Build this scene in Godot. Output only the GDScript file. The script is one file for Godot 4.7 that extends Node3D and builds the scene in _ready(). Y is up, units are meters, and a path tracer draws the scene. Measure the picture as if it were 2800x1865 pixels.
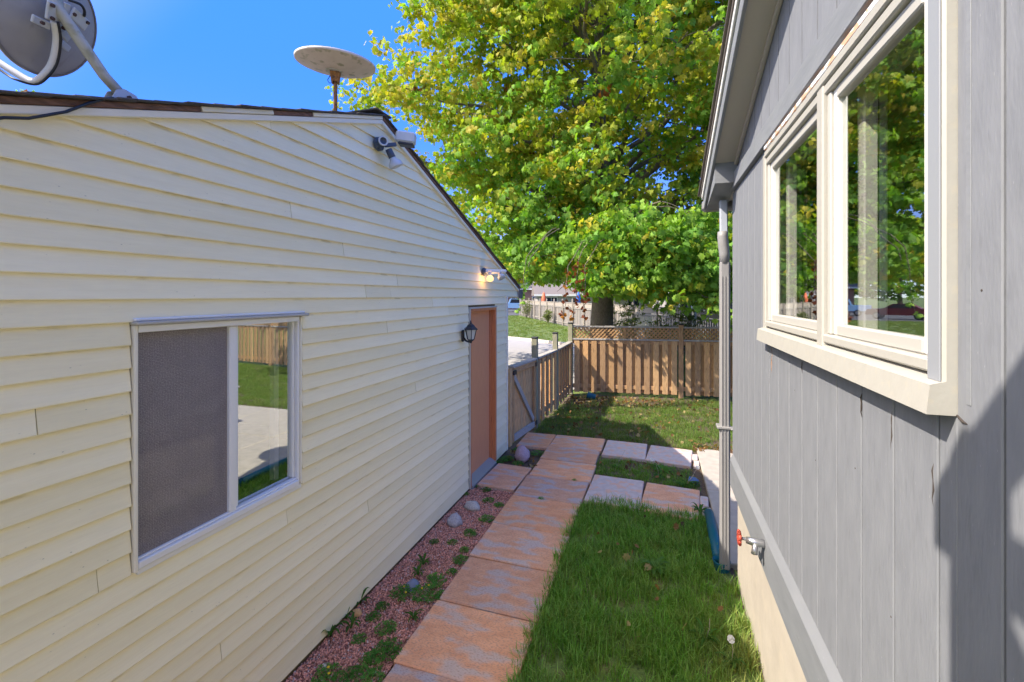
extends Node3D

# ------------------------------------------------------------------ helpers
var rng := RandomNumberGenerator.new()
var counts := {}
var box_cache := {}
var M := {}

func numbered(parent: Node, n: String) -> String:
	var key := str(parent.get_instance_id()) + n
	var k: int = counts.get(key, 0)
	counts[key] = k + 1
	return n if k == 0 else "%s_%03d" % [n, k]

func tag(o: Node3D, label := "", category := "", group := "", kind := "") -> Node3D:
	if label: o.set_meta("label", label)
	if category: o.set_meta("category", category)
	if group: o.set_meta("group", group)
	if kind: o.set_meta("kind", kind)
	return o

func thing(called: String, label: String, category: String, at := Vector3.ZERO, group := "", kind := "") -> Node3D:
	var o := Node3D.new()
	o.name = numbered(self, called)
	add_child(o, true)
	o.position = at
	tag(o, label, category, group, kind)
	return o

# a mesh whose coordinates are world coordinates, hung under a parent that is not turned
func put(called: String, mesh: Mesh, mat: Material, parent: Node3D = null) -> MeshInstance3D:
	var p: Node3D = parent if parent else self
	var o := MeshInstance3D.new()
	o.name = numbered(p, called)
	o.mesh = mesh
	o.material_override = null
	for s in mesh.get_surface_count():
		o.set_surface_override_material(s, mat)
	var base := Vector3.ZERO
	var q: Node = p
	while q != self:
		base += (q as Node3D).position
		q = q.get_parent()
	o.position = -base
	p.add_child(o, true)
	return o

# a shared mesh at a place of its own
func set_at(called: String, mesh: Mesh, mat: Material, parent: Node3D, xf: Transform3D) -> MeshInstance3D:
	var o := put(called, mesh, mat, parent)
	o.transform = Transform3D(xf.basis, xf.origin + o.position)
	return o

func begin(smooth := false) -> SurfaceTool:
	var st := SurfaceTool.new()
	st.begin(Mesh.PRIMITIVE_TRIANGLES)
	st.set_smooth_group(0 if smooth else -1)
	return st

func done(st: SurfaceTool) -> ArrayMesh:
	st.generate_normals()
	return st.commit()

var uv_on := false
var uv_frame := Vector3.ZERO       # shift along z, top of the board, its height

func tri(st: SurfaceTool, a: Vector3, b: Vector3, c: Vector3) -> void:
	for p in [a, b, c]:
		if uv_on: st.set_uv(Vector2(p.z * 0.25 + uv_frame.x, (uv_frame.y - p.y) / uv_frame.z))
		st.add_vertex(p)

func tri_out(st: SurfaceTool, a: Vector3, b: Vector3, c: Vector3, mid: Vector3) -> void:
	if (c - a).cross(b - a).dot((a + b + c) / 3.0 - mid) < 0.0:
		tri(st, a, c, b)
	else:
		tri(st, a, b, c)

func quad_out(st: SurfaceTool, a: Vector3, b: Vector3, c: Vector3, d: Vector3, mid: Vector3) -> void:
	tri_out(st, a, b, c, mid)
	tri_out(st, a, c, d, mid)

func cbox(st: SurfaceTool, size: Vector3, bev: float, xf: Transform3D) -> void:
	var h := size / 2.0
	var mid := xf.origin
	var b: float = minf(bev, minf(h.x, minf(h.y, h.z)) * 0.8)
	var V := func(s: Vector3, axis: int) -> Vector3:
		var p := Vector3(h.x - b, h.y - b, h.z - b)
		p[axis] = h[axis]
		return xf * (p * s)
	for axis in 3:
		var u := (axis + 1) % 3
		var v := (axis + 2) % 3
		for sg in [-1.0, 1.0]:
			var q := []
			for pr in [[-1.0, -1.0], [1.0, -1.0], [1.0, 1.0], [-1.0, 1.0]]:
				var s := Vector3.ZERO
				s[axis] = sg; s[u] = pr[0]; s[v] = pr[1]
				q.append(V.call(s, axis))
			quad_out(st, q[0], q[1], q[2], q[3], mid)
	if b <= 0.0:
		return
	for axis in 3:
		var u := (axis + 1) % 3
		var v := (axis + 2) % 3
		for pr in [[-1.0, -1.0], [1.0, -1.0], [1.0, 1.0], [-1.0, 1.0]]:
			var s0 := Vector3.ZERO
			s0[u] = pr[0]; s0[v] = pr[1]
			var s1 := s0
			s0[axis] = -1.0; s1[axis] = 1.0
			quad_out(st, V.call(s0, u), V.call(s1, u), V.call(s1, v), V.call(s0, v), mid)
	for sx in [-1.0, 1.0]:
		for sy in [-1.0, 1.0]:
			for sz in [-1.0, 1.0]:
				var s := Vector3(sx, sy, sz)
				tri_out(st, V.call(s, 0), V.call(s, 1), V.call(s, 2), mid)

func box_mesh(size: Vector3, bev := 0.004) -> ArrayMesh:
	var key := "%.4f,%.4f,%.4f,%.4f" % [size.x, size.y, size.z, bev]
	if not box_cache.has(key):
		var st := begin()
		cbox(st, size, bev, Transform3D())
		box_cache[key] = done(st)
	return box_cache[key]

func block(called: String, lo: Vector3, hi: Vector3, mat: Material, parent: Node3D = null, bev := 0.004) -> MeshInstance3D:
	var a := Vector3(minf(lo.x, hi.x), minf(lo.y, hi.y), minf(lo.z, hi.z))
	var b := Vector3(maxf(lo.x, hi.x), maxf(lo.y, hi.y), maxf(lo.z, hi.z))
	return set_at(called, box_mesh(b - a, bev), mat, parent, Transform3D(Basis(), (a + b) / 2.0))

func pane(called: String, x: float, y0: float, y1: float, z0: float, z1: float, mat: Material, parent: Node3D) -> MeshInstance3D:
	var st := begin()
	quad_out(st, Vector3(x, y0, z0), Vector3(x, y1, z0), Vector3(x, y1, z1), Vector3(x, y0, z1), Vector3(x - signf(-x), 0, 0) if x < 0.0 else Vector3(x + 1.0, 0, 0))
	return put(called, done(st), mat, parent)

func along(p: Vector3, q: Vector3, up := Vector3.UP) -> Basis:
	var z := (q - p).normalized()
	var x := up.cross(z).normalized()
	return Basis(x, z.cross(x), z)

# a bar from p to q, w wide (sideways) and h high
func bar(called: String, p: Vector3, q: Vector3, w: float, h: float, mat: Material, parent: Node3D = null, bev := 0.003, up := Vector3.UP) -> MeshInstance3D:
	return set_at(called, box_mesh(Vector3(w, h, snappedf(p.distance_to(q), 0.001)), bev), mat, parent, Transform3D(along(p, q, up), (p + q) / 2.0))

func tube(st: SurfaceTool, pts: Array, radii: Array, sides := 8, cap := true) -> void:
	var rings := []
	var prev_x := Vector3.ZERO
	for i in pts.size():
		var d: Vector3
		if i == 0: d = pts[1] - pts[0]
		elif i == pts.size() - 1: d = pts[i] - pts[i - 1]
		else: d = pts[i + 1] - pts[i - 1]
		d = d.normalized()
		var x := prev_x - d * prev_x.dot(d)
		if x.length() < 0.01:
			x = d.cross(Vector3(0.31, 0.2, 0.93))
		x = x.normalized()
		prev_x = x
		var y := d.cross(x)
		var ring := []
		for k in sides:
			var a := TAU * k / sides
			ring.append(pts[i] + (x * cos(a) + y * sin(a)) * float(radii[mini(i, radii.size() - 1)]))
		rings.append(ring)
	for i in pts.size() - 1:
		var mid: Vector3 = (pts[i] + pts[i + 1]) / 2.0
		for k in sides:
			var k2 := (k + 1) % sides
			quad_out(st, rings[i][k], rings[i][k2], rings[i + 1][k2], rings[i + 1][k], mid)
	if cap:
		for e in [0, pts.size() - 1]:
			var mid: Vector3 = pts[1] if e == 0 else pts[e - 1]
			for k in sides:
				tri_out(st, pts[e], rings[e][k], rings[e][(k + 1) % sides], mid)

func tube_mesh(pts: Array, radii: Array, sides := 8) -> ArrayMesh:
	var st := begin(true)
	tube(st, pts, radii, sides)
	return done(st)

# profile of (radius, height) turned about the local y axis
func lathe(st: SurfaceTool, prof: Array, sides: int, xf: Transform3D, inside := false) -> void:
	for i in prof.size() - 1:
		var p: Vector2 = prof[i]
		var q: Vector2 = prof[i + 1]
		var n2 := Vector2(q.y - p.y, p.x - q.x)
		for k in sides:
			var a := TAU * k / sides
			var b := TAU * (k + 1) / sides
			var va := Vector3(p.x * cos(a), p.y, p.x * sin(a))
			var vb := Vector3(p.x * cos(b), p.y, p.x * sin(b))
			var vc := Vector3(q.x * cos(b), q.y, q.x * sin(b))
			var vd := Vector3(q.x * cos(a), q.y, q.x * sin(a))
			var c := (va + vb + vc + vd) / 4.0
			var m := (a + b) / 2.0
			var outn := Vector3(n2.x * cos(m), n2.y, n2.x * sin(m)).normalized()
			var ref := c - outn * (-0.01 if inside else 0.01)
			quad_out(st, xf * va, xf * vb, xf * vc, xf * vd, xf * ref)

func lathe_mesh(prof: Array, sides: int, xf := Transform3D(), smooth := true) -> ArrayMesh:
	var st := begin(smooth)
	lathe(st, prof, sides, xf)
	return done(st)

# convex-ish polygon (in the plane of u and v at o) given thickness along w
func slab(st: SurfaceTool, poly: Array, o: Vector3, u: Vector3, v: Vector3, w: Vector3) -> void:
	var pl := PackedVector2Array(poly)
	var idx := Geometry2D.triangulate_polygon(pl)
	var A := []
	var B := []
	for p in poly:
		A.append(o + u * p.x + v * p.y)
		B.append(o + u * p.x + v * p.y + w)
	for t in range(0, idx.size(), 3):
		tri_out(st, A[idx[t]], A[idx[t + 1]], A[idx[t + 2]], A[idx[t]] + w)
		tri_out(st, B[idx[t]], B[idx[t + 1]], B[idx[t + 2]], B[idx[t]] - w)
	var cw := Geometry2D.is_polygon_clockwise(pl)
	for i in poly.size():
		var j := (i + 1) % poly.size()
		var e: Vector2 = poly[j] - poly[i]
		var n2 := Vector2(-e.y, e.x) if cw else Vector2(e.y, -e.x)
		var n3 := (u * n2.x + v * n2.y).normalized()
		var m: Vector3 = (A[i] + A[j] + B[i] + B[j]) / 4.0
		quad_out(st, A[i], A[j], B[j], B[i], m - n3 * 0.01)

func slab_mesh(poly: Array, o: Vector3, u: Vector3, v: Vector3, w: Vector3) -> ArrayMesh:
	var st := begin()
	slab(st, poly, o, u, v, w)
	return done(st)

func sheet(poly: Array, y: float) -> ArrayMesh:
	var st := begin()
	var pl := PackedVector2Array(poly)
	var idx := Geometry2D.triangulate_polygon(pl)
	for t in range(0, idx.size(), 3):
		var q := []
		for k in 3:
			q.append(Vector3(pl[idx[t + k]].x, y, pl[idx[t + k]].y))
		tri_out(st, q[0], q[1], q[2], q[0] - Vector3(0, 1, 0))
	return done(st)

func rough_stone(seed_: int, size: Vector3, rough := 0.25) -> ArrayMesh:
	var n := FastNoiseLite.new()
	n.seed = seed_
	n.frequency = 0.9
	var st := begin(true)
	var rows := 9
	var cols := 14
	var P := func(i: int, j: int) -> Vector3:
		var th := PI * i / rows
		var ph := TAU * (j % cols) / cols
		var d := Vector3(sin(th) * cos(ph), cos(th), sin(th) * sin(ph))
		var k := 1.0 + rough * n.get_noise_3d(d.x * 1.6 + seed_, d.y * 1.6, d.z * 1.6) * 1.6
		# facets
		for f in [Vector3(0.5, 0.7, 0.5), Vector3(-0.7, 0.4, 0.5), Vector3(0.1, 0.4, -0.9), Vector3(0.9, 0.2, -0.3)]:
			var dd := d.dot(f.normalized()) * k
			if dd > 0.78: k *= 0.78 / dd
		return d * k * size * 0.5
	for i in rows:
		for j in cols:
			quad_out(st, P.call(i, j), P.call(i, j + 1), P.call(i + 1, j + 1), P.call(i + 1, j), Vector3.ZERO)
	return done(st)

func many(called: String, mesh: Mesh, mat: Material, xfs: Array, cols: Array, parent: Node3D = null) -> MultiMeshInstance3D:
	var mm := MultiMesh.new()
	mm.transform_format = MultiMesh.TRANSFORM_3D
	mm.use_colors = cols.size() > 0
	mm.mesh = mesh
	mm.instance_count = xfs.size()
	for i in xfs.size():
		mm.set_instance_transform(i, xfs[i])
		if cols.size(): mm.set_instance_color(i, cols[i])
	var o := MultiMeshInstance3D.new()
	var p: Node3D = parent if parent else self
	o.name = numbered(p, called)
	o.multimesh = mm
	o.material_override = mat
	var q: Node = p
	while q != self:
		o.position -= (q as Node3D).position
		q = q.get_parent()
	p.add_child(o, true)
	o.set_meta("kind", "stuff")
	return o

# ------------------------------------------------------------------ materials
func lin(r: float, g: float, b: float, a := 1.0) -> Color:
	var c := Color(r, g, b).linear_to_srgb()
	c.a = a
	return c

func plain(r: float, g: float, b: float, rough := 0.8, metal := 0.0) -> StandardMaterial3D:
	var m := StandardMaterial3D.new()
	m.albedo_color = lin(r, g, b)
	m.roughness = rough
	m.metallic = metal
	return m

func noise_bytes(seed_: int, freq: float, size: int, oct := 4, kind := FastNoiseLite.TYPE_SIMPLEX_SMOOTH) -> PackedByteArray:
	var n := FastNoiseLite.new()
	n.seed = seed_
	n.noise_type = kind
	n.frequency = freq
	n.fractal_octaves = oct
	var im := n.get_seamless_image(size, size)
	im.convert(Image.FORMAT_L8)
	return im.get_data()

# three layers: a..b by the first noise, then c laid over where the second is high, then d where the third is high
func layered(size: int, n1: PackedByteArray, a: Color, b: Color, n2 := PackedByteArray(), c := Color.BLACK, lo := 0.6, hi := 0.7, n3 := PackedByteArray(), d := Color.BLACK, lo3 := 0.8, hi3 := 0.85) -> ImageTexture:
	var out := PackedByteArray()
	out.resize(size * size * 3)
	for i in size * size:
		var col := a.lerp(b, n1[i] / 255.0)
		if n2.size():
			col = col.lerp(c, c.a * smoothstep(lo, hi, n2[i] / 255.0))
		if n3.size():
			col = col.lerp(d, d.a * smoothstep(lo3, hi3, n3[i] / 255.0))
		col = col.linear_to_srgb()
		out[i * 3] = int(clampf(col.r, 0, 1) * 255.0)
		out[i * 3 + 1] = int(clampf(col.g, 0, 1) * 255.0)
		out[i * 3 + 2] = int(clampf(col.b, 0, 1) * 255.0)
	return ImageTexture.create_from_image(Image.create_from_data(size, size, false, Image.FORMAT_RGB8, out))

func grey_tex(size: int, n: PackedByteArray) -> ImageTexture:
	return ImageTexture.create_from_image(Image.create_from_data(size, size, false, Image.FORMAT_L8, n))

func tri_mat(t: Texture2D, scale: Vector3, rough := 0.85, bump: Texture2D = null, bump_cm := 0.0, tint := Color.WHITE) -> StandardMaterial3D:
	var m := StandardMaterial3D.new()
	m.albedo_color = tint
	m.albedo_texture = t
	m.uv1_triplanar = true
	m.uv1_world_triplanar = true
	m.uv1_scale = scale
	m.roughness = rough
	if bump:
		m.heightmap_enabled = true
		m.heightmap_texture = bump
		m.heightmap_scale = bump_cm
	return m

func tinted(m: StandardMaterial3D, k: Color) -> StandardMaterial3D:
	var r: StandardMaterial3D = m.duplicate()
	r.albedo_color = k
	return r

func leaf_mat(rough := 0.55) -> StandardMaterial3D:
	var m := StandardMaterial3D.new()
	m.vertex_color_use_as_albedo = true
	m.roughness = rough
	m.backlight_enabled = true
	m.backlight = lin(0.9, 1.0, 0.30)
	m.cull_mode = BaseMaterial3D.CULL_DISABLED
	m.metallic_specular = 0.35
	return m

# glass with a mirror film: part of the light turns back, the rest goes through
func mirror_glass(share: float) -> StandardMaterial3D:
	var m := StandardMaterial3D.new()
	var im := Image.create(4, 4, false, Image.FORMAT_RGB8)
	im.fill(Color.WHITE)
	m.albedo_texture = ImageTexture.create_from_image(im)
	m.albedo_color = lin(0.84, 0.89, 0.87, share)
	m.transparency = BaseMaterial3D.TRANSPARENCY_ALPHA
	m.roughness = 0.015
	m.metallic = 1.0
	return m

func glass(metal: float, rough := 0.02) -> StandardMaterial3D:
	var m := StandardMaterial3D.new()
	m.albedo_color = lin(0.80, 0.86, 0.84, 0.08)
	m.transparency = BaseMaterial3D.TRANSPARENCY_ALPHA
	m.roughness = rough
	m.metallic = metal
	return m

# one vinyl board, four metres long: faint level grain, specks, and mildew caught under the lip above
func make_siding() -> void:
	var w := 1024
	var h := 64
	var get_ := func(seed_: int, freq: float, oct: int, iw: int, ih: int) -> PackedByteArray:
		var n := FastNoiseLite.new()
		n.seed = seed_
		n.frequency = freq
		n.fractal_octaves = oct
		var im := n.get_seamless_image(iw, ih)
		im.convert(Image.FORMAT_L8)
		im.resize(w, h, Image.INTERPOLATE_BILINEAR)
		return im.get_data()
	var soft: PackedByteArray = get_.call(61, 0.02, 3, 256, 64)
	var grain: PackedByteArray = get_.call(62, 0.13, 3, 256, 64)
	var speck: PackedByteArray = get_.call(63, 0.22, 2, 1024, 64)
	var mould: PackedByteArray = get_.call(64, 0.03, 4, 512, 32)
	var out := PackedByteArray()
	out.resize(w * h * 3)
	for i in w * h:
		var v := float(i / w) / h
		var col := Color(0.875, 0.79, 0.545).lerp(Color(0.91, 0.835, 0.60), soft[i] / 255.0)
		col = col * (0.975 + 0.05 * grain[i] / 255.0)
		var sp := smoothstep(0.90, 0.94, speck[i] / 255.0) * smoothstep(0.42, 0.62, soft[(i * 3 + 7919) % (w * h)] / 255.0)
		col = col.lerp(Color(0.10, 0.10, 0.075), 0.85 * sp)
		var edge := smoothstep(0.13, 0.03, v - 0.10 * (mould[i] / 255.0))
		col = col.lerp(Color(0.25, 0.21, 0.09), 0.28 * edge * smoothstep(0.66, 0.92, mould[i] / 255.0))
		col = col.linear_to_srgb()
		out[i * 3] = int(clampf(col.r, 0, 1) * 255.0)
		out[i * 3 + 1] = int(clampf(col.g, 0, 1) * 255.0)
		out[i * 3 + 2] = int(clampf(col.b, 0, 1) * 255.0)
	var m := StandardMaterial3D.new()
	m.albedo_texture = ImageTexture.create_from_image(Image.create_from_data(w, h, false, Image.FORMAT_RGB8, out))
	m.roughness = 0.6
	m.heightmap_enabled = true
	m.heightmap_texture = ImageTexture.create_from_image(Image.create_from_data(w, h, false, Image.FORMAT_L8, grain))
	m.heightmap_scale = 0.03
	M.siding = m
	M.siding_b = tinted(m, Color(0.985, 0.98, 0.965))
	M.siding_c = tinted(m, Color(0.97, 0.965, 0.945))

func make_materials() -> void:
	var s := 256
	var fine := noise_bytes(11, 0.06, s, 5)
	var broad := noise_bytes(12, 0.012, s, 4)
	var speck := noise_bytes(13, 0.16, s, 2)
	var fine_t := grey_tex(s, fine)
	var blotch := noise_bytes(14, 0.02, s, 5)
	var mid_ := noise_bytes(15, 0.03, s, 4)
	var wash := noise_bytes(17, 0.014, s, 6)
	var grit := noise_bytes(16, 0.25, s, 2)
	var grit_t := grey_tex(s, grit)
	# cream siding: pale vinyl with grime and rare dark specks, grain lying level
	var cream := layered(s, broad, Color(0.87, 0.795, 0.57), Color(0.92, 0.85, 0.63), blotch, Color(0.50, 0.46, 0.33, 0.30), 0.62, 0.95, speck, Color(0.12, 0.12, 0.08, 0.85), 0.915, 0.96)
	make_siding()
	M.cream_trim = plain(0.78, 0.73, 0.60, 0.55)
	M.cavity = plain(0.16, 0.12, 0.06, 0.9)
	M.alu = plain(0.76, 0.75, 0.74, 0.4)
	M.white_trim = plain(0.43, 0.418, 0.386, 0.5)
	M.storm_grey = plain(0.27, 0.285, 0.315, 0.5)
	# house paint
	var grey := layered(s, broad, Color(0.176, 0.186, 0.21), Color(0.206, 0.216, 0.24), blotch, Color(0.16, 0.168, 0.188, 0.45), 0.6, 0.9, speck, Color(0.62, 0.62, 0.63, 0.5), 0.93, 0.97)
	M.grey_paint = tri_mat(grey, Vector3(5.0, 1.2, 5.0), 0.75, fine_t, 0.06)
	M.grey_trim = tri_mat(grey, Vector3(1.2, 3.0, 0.7), 0.6, fine_t, 0.05, Color(1.03, 1.03, 1.02))
	M.groove = plain(0.28, 0.29, 0.31, 0.8)
	M.soffit = plain(0.46, 0.42, 0.38, 0.75)
	var ff := layered(s, broad, Color(0.40, 0.355, 0.30), Color(0.47, 0.42, 0.355), blotch, Color(0.48, 0.42, 0.34, 0.5), 0.6, 0.9, speck, Color(0.3, 0.26, 0.2, 0.6), 0.9, 0.95)
	M.foundation = tri_mat(ff, Vector3(0.8, 0.8, 0.8), 0.92, fine_t, 0.15)
	# frame paint, cracked and flaking here and there
	var fr := layered(s, broad, Color(0.385, 0.37, 0.335), Color(0.41, 0.398, 0.362), blotch, Color(0.46, 0.42, 0.34, 0.4), 0.65, 0.9, speck, Color(0.33, 0.27, 0.2, 0.8), 0.93, 0.96)
	M.frame_paint = tri_mat(fr, Vector3(5, 5, 5), 0.5, fine_t, 0.02)
	M.flaking = tri_mat(layered(s, mid_, Color(0.55, 0.32, 0.2), Color(0.72, 0.42, 0.28), blotch, Color(0.72, 0.74, 0.78, 1.0), 0.42, 0.52), Vector3(6, 6, 2.4), 0.9)
	M.dark_gap = plain(0.05, 0.04, 0.035, 0.9)
	M.roof_wood = tri_mat(layered(s, mid_, Color(0.08, 0.045, 0.035), Color(0.24, 0.13, 0.09)), Vector3(6, 6, 1.2), 0.9, fine_t, 0.15)
	M.shingle = tri_mat(layered(s, grit, Color(0.035, 0.033, 0.032), Color(0.11, 0.10, 0.095), mid_, Color(0.10, 0.07, 0.05, 0.6), 0.6, 0.8), Vector3(3, 3, 3), 0.95, grit_t, 0.2)
	M.shingle_tan = tri_mat(layered(s, grit, Color(0.15, 0.128, 0.115), Color(0.23, 0.195, 0.175)), Vector3(2, 2, 2), 0.95)
	# timber
	var wood := layered(s, mid_, Color(0.46, 0.285, 0.14), Color(0.66, 0.45, 0.245), blotch, Color(0.25, 0.16, 0.09, 0.7), 0.62, 0.85, speck, Color(0.12, 0.07, 0.04, 0.8), 0.92, 0.95)
	var names := ["wood_a", "wood_b", "wood_c", "wood_d"]
	var tints := [Color(1.0, 0.98, 0.95), Color(0.92, 0.88, 0.83), Color(1.06, 1.0, 0.93), Color(0.84, 0.82, 0.82)]
	for i in 4:
		M[names[i]] = tri_mat(wood, Vector3(9, 0.9, 9), 0.9, fine_t, 0.1, tints[i])
	M.wood_level = tri_mat(wood, Vector3(1.0, 9, 1.0), 0.9, fine_t, 0.1, Color(0.95, 0.92, 0.9))
	M.rail_grey = tri_mat(layered(s, mid_, Color(0.30, 0.28, 0.26), Color(0.46, 0.43, 0.40)), Vector3(1.2, 8, 1.2), 0.9, fine_t, 0.1)
	M.post_green = tri_mat(layered(s, mid_, Color(0.20, 0.20, 0.13), Color(0.33, 0.31, 0.21)), Vector3(8, 0.8, 8), 0.9, fine_t, 0.1)
	var oldw := layered(s, mid_, Color(0.225, 0.205, 0.19), Color(0.36, 0.33, 0.31), blotch, Color(0.27, 0.24, 0.22, 0.6), 0.6, 0.85)
	M.old_a = tri_mat(oldw, Vector3(5, 0.7, 5), 0.92)
	M.old_b = tinted(M.old_a, Color(0.86, 0.85, 0.87))
	M.old_c = tinted(M.old_a, Color(1.08, 1.06, 1.04))
	M.door = tri_mat(layered(s, mid_, Color(0.60, 0.26, 0.125), Color(0.67, 0.30, 0.15)), Vector3(6, 0.6, 6), 0.55, fine_t, 0.02)
	M.door_frame = tri_mat(layered(s, mid_, Color(0.53, 0.19, 0.07), Color(0.62, 0.24, 0.10), blotch, Color(0.28, 0.10, 0.05, 0.6), 0.7, 0.9), Vector3(7, 0.6, 7), 0.6, fine_t, 0.05)
	M.threshold = plain(0.36, 0.36, 0.38, 0.45, 0.4)
	# ground
	var pav := layered(s, mid_, Color(0.66, 0.32, 0.17), Color(0.80, 0.44, 0.26), wash, Color(0.54, 0.46, 0.42, 0.85), 0.45, 0.80, grit, Color(0.33, 0.20, 0.15, 0.6), 0.50, 0.85)
	var rib := PackedByteArray()
	rib.resize(s * s)
	for y in s:
		for x in s:
			rib[y * s + x] = clampi(int(128.0 + 70.0 * sin(TAU * x / 8.0) * 0.6 + 70.0 * sin(TAU * y / 8.0) * 0.6 + (grit[y * s + x] - 128) * 0.3), 0, 255)
	var rib_t := grey_tex(s, rib)
	M.paver = []
	for i in 5:
		var m := tri_mat(pav, Vector3(1.5, 1.5, 1.5), 0.92, rib_t, 0.35, [Color(1, 1, 1), Color(0.95, 0.95, 0.96), Color(1.05, 1.02, 0.98), Color(0.92, 0.95, 1.0), Color(1.0, 0.97, 0.93)][i])
		m.uv1_scale = Vector3(0.7, 1.0, 1.5)
		m.uv1_offset = Vector3(0.37 * i, 0.2 * i, 0.61 * i)
		M.paver.append(m)
	var gpav := layered(s, mid_, Color(0.47, 0.40, 0.38), Color(0.58, 0.50, 0.48), blotch, Color(0.66, 0.40, 0.28, 0.8), 0.52, 0.75, speck, Color(0.25, 0.2, 0.2, 0.6), 0.88, 0.94)
	M.paver_grey = tri_mat(gpav, Vector3(1.3, 1.3, 1.3), 0.92, fine_t, 0.1)
	M.concrete = tri_mat(layered(s, mid_, Color(0.36, 0.325, 0.28), Color(0.45, 0.405, 0.35), blotch, Color(0.34, 0.31, 0.27, 0.5), 0.6, 0.85, speck, Color(0.2, 0.18, 0.15, 0.5), 0.88, 0.93), Vector3(0.9, 0.9, 0.9), 0.92, fine_t, 0.08)
	M.drive = tri_mat(layered(s, mid_, Color(0.32, 0.305, 0.295), Color(0.385, 0.365, 0.35), blotch, Color(0.38, 0.36, 0.35, 0.5), 0.6, 0.85), Vector3(0.35, 0.35, 0.35), 0.93)
	M.kerb = plain(0.60, 0.53, 0.46, 0.9)
	M.asphalt = tri_mat(layered(s, mid_, Color(0.06, 0.062, 0.066), Color(0.11, 0.11, 0.115)), Vector3(0.3, 0.3, 0.3), 0.93)
	M.soil = tri_mat(layered(s, mid_, Color(0.075, 0.052, 0.036), Color(0.15, 0.108, 0.075), speck, Color(0.25, 0.18, 0.12, 0.7), 0.7, 0.85), Vector3(2.2, 2.2, 2.2), 0.97, grit_t, 0.8)
	M.gravel_soil = tri_mat(layered(s, grit, Color(0.20, 0.085, 0.055), Color(0.44, 0.19, 0.13)), Vector3(6, 6, 6), 0.97, grit_t, 0.7)
	M.turf = tri_mat(layered(s, mid_, Color(0.08, 0.14, 0.028), Color(0.16, 0.22, 0.05), blotch, Color(0.17, 0.15, 0.055, 0.7), 0.55, 0.8, speck, Color(0.03, 0.05, 0.012, 0.8), 0.7, 0.85), Vector3(0.55, 0.55, 0.55), 0.97, grit_t, 1.5)
	M.stone_mat = StandardMaterial3D.new()
	M.stone_mat.vertex_color_use_as_albedo = true
	M.stone_mat.roughness = 0.92
	M.leaf = leaf_mat()
	M.grass = leaf_mat(0.5)
	M.bark = tri_mat(layered(s, mid_, Color(0.10, 0.082, 0.062), Color(0.235, 0.195, 0.145), blotch, Color(0.16, 0.17, 0.09, 0.6), 0.55, 0.8), Vector3(4, 0.9, 4), 0.95, fine_t, 2.0)
	# small things
	M.black = plain(0.022, 0.024, 0.03, 0.45)
	M.cable = plain(0.015, 0.017, 0.022, 0.5)
	M.dish = tri_mat(layered(s, broad, Color(0.30, 0.30, 0.32), Color(0.37, 0.365, 0.38), blotch, Color(0.16, 0.145, 0.09, 0.75), 0.72, 0.9, speck, Color(0.2, 0.19, 0.17, 0.5), 0.9, 0.95), Vector3(1.7, 1.7, 1.7), 0.6)
	M.dish_rim = plain(0.2, 0.2, 0.215, 0.6)
	M.dish_metal = plain(0.52, 0.535, 0.55, 0.5, 0.2)
	M.dish_mast = tri_mat(layered(s, broad, Color(0.42, 0.41, 0.36), Color(0.50, 0.49, 0.45), blotch, Color(0.30, 0.29, 0.19, 0.8), 0.5, 0.75), Vector3(3, 3, 3), 0.6)
	M.bolt = plain(0.07, 0.035, 0.03, 0.7)
	M.mush = tri_mat(layered(s, broad, Color(0.60, 0.50, 0.43), Color(0.72, 0.62, 0.54), blotch, Color(0.30, 0.29, 0.17, 0.85), 0.66, 0.85, speck, Color(0.2, 0.15, 0.1, 0.6), 0.9, 0.95), Vector3(1.9, 1.9, 1.9), 0.6)
	M.rust = tri_mat(layered(s, mid_, Color(0.13, 0.055, 0.03), Color(0.50, 0.24, 0.08), blotch, Color(0.08, 0.06, 0.06, 0.8), 0.55, 0.8), Vector3(9, 5, 9), 0.9, fine_t, 0.1)
	M.lamp_grey = plain(0.50, 0.52, 0.54, 0.45)
	M.lamp_white = plain(0.72, 0.71, 0.68, 0.5)
	M.lamp_blue = plain(0.055, 0.075, 0.11, 0.5)
	M.pipe = plain(0.25, 0.245, 0.25, 0.5)
	M.pipe_blue = plain(0.33, 0.36, 0.42, 0.45)
	M.teal = plain(0.0, 0.10, 0.15, 0.5)
	M.blue_plastic = plain(0.02, 0.10, 0.30, 0.5)
	M.chrome = plain(0.45, 0.45, 0.46, 0.3, 0.85)
	M.red = plain(0.40, 0.06, 0.035, 0.5)
	var mesh_im := PackedByteArray()
	mesh_im.resize(s * s * 4)
	for y in s:
		for x in s:
			var w := 1.0 if (x % 4 == 0 or y % 4 == 0) else 0.66
			var nn := 0.82 + 0.4 * (grit[y * s + x] / 255.0 - 0.5) + 0.05 * (blotch[y * s + x] / 255.0 - 0.5)
			var i := (y * s + x) * 4
			mesh_im[i] = int(165 * nn); mesh_im[i + 1] = int(154 * nn); mesh_im[i + 2] = int(154 * nn)
			mesh_im[i + 3] = int(255 * w)
	M.screen = StandardMaterial3D.new()
	M.screen.albedo_texture = ImageTexture.create_from_image(Image.create_from_data(s, s, false, Image.FORMAT_RGBA8, mesh_im))
	M.screen.uv1_triplanar = true
	M.screen.uv1_world_triplanar = true
	M.screen.uv1_scale = Vector3(2.3, 2.3, 2.3)
	M.screen.transparency = BaseMaterial3D.TRANSPARENCY_ALPHA
	M.screen.roughness = 0.8
	M.pane_house = mirror_glass(0.5)
	M.pane_garage = mirror_glass(0.62)
	M.pane_lamp = glass(0.0)
	M.inside = plain(0.10, 0.095, 0.09, 0.9)
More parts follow.
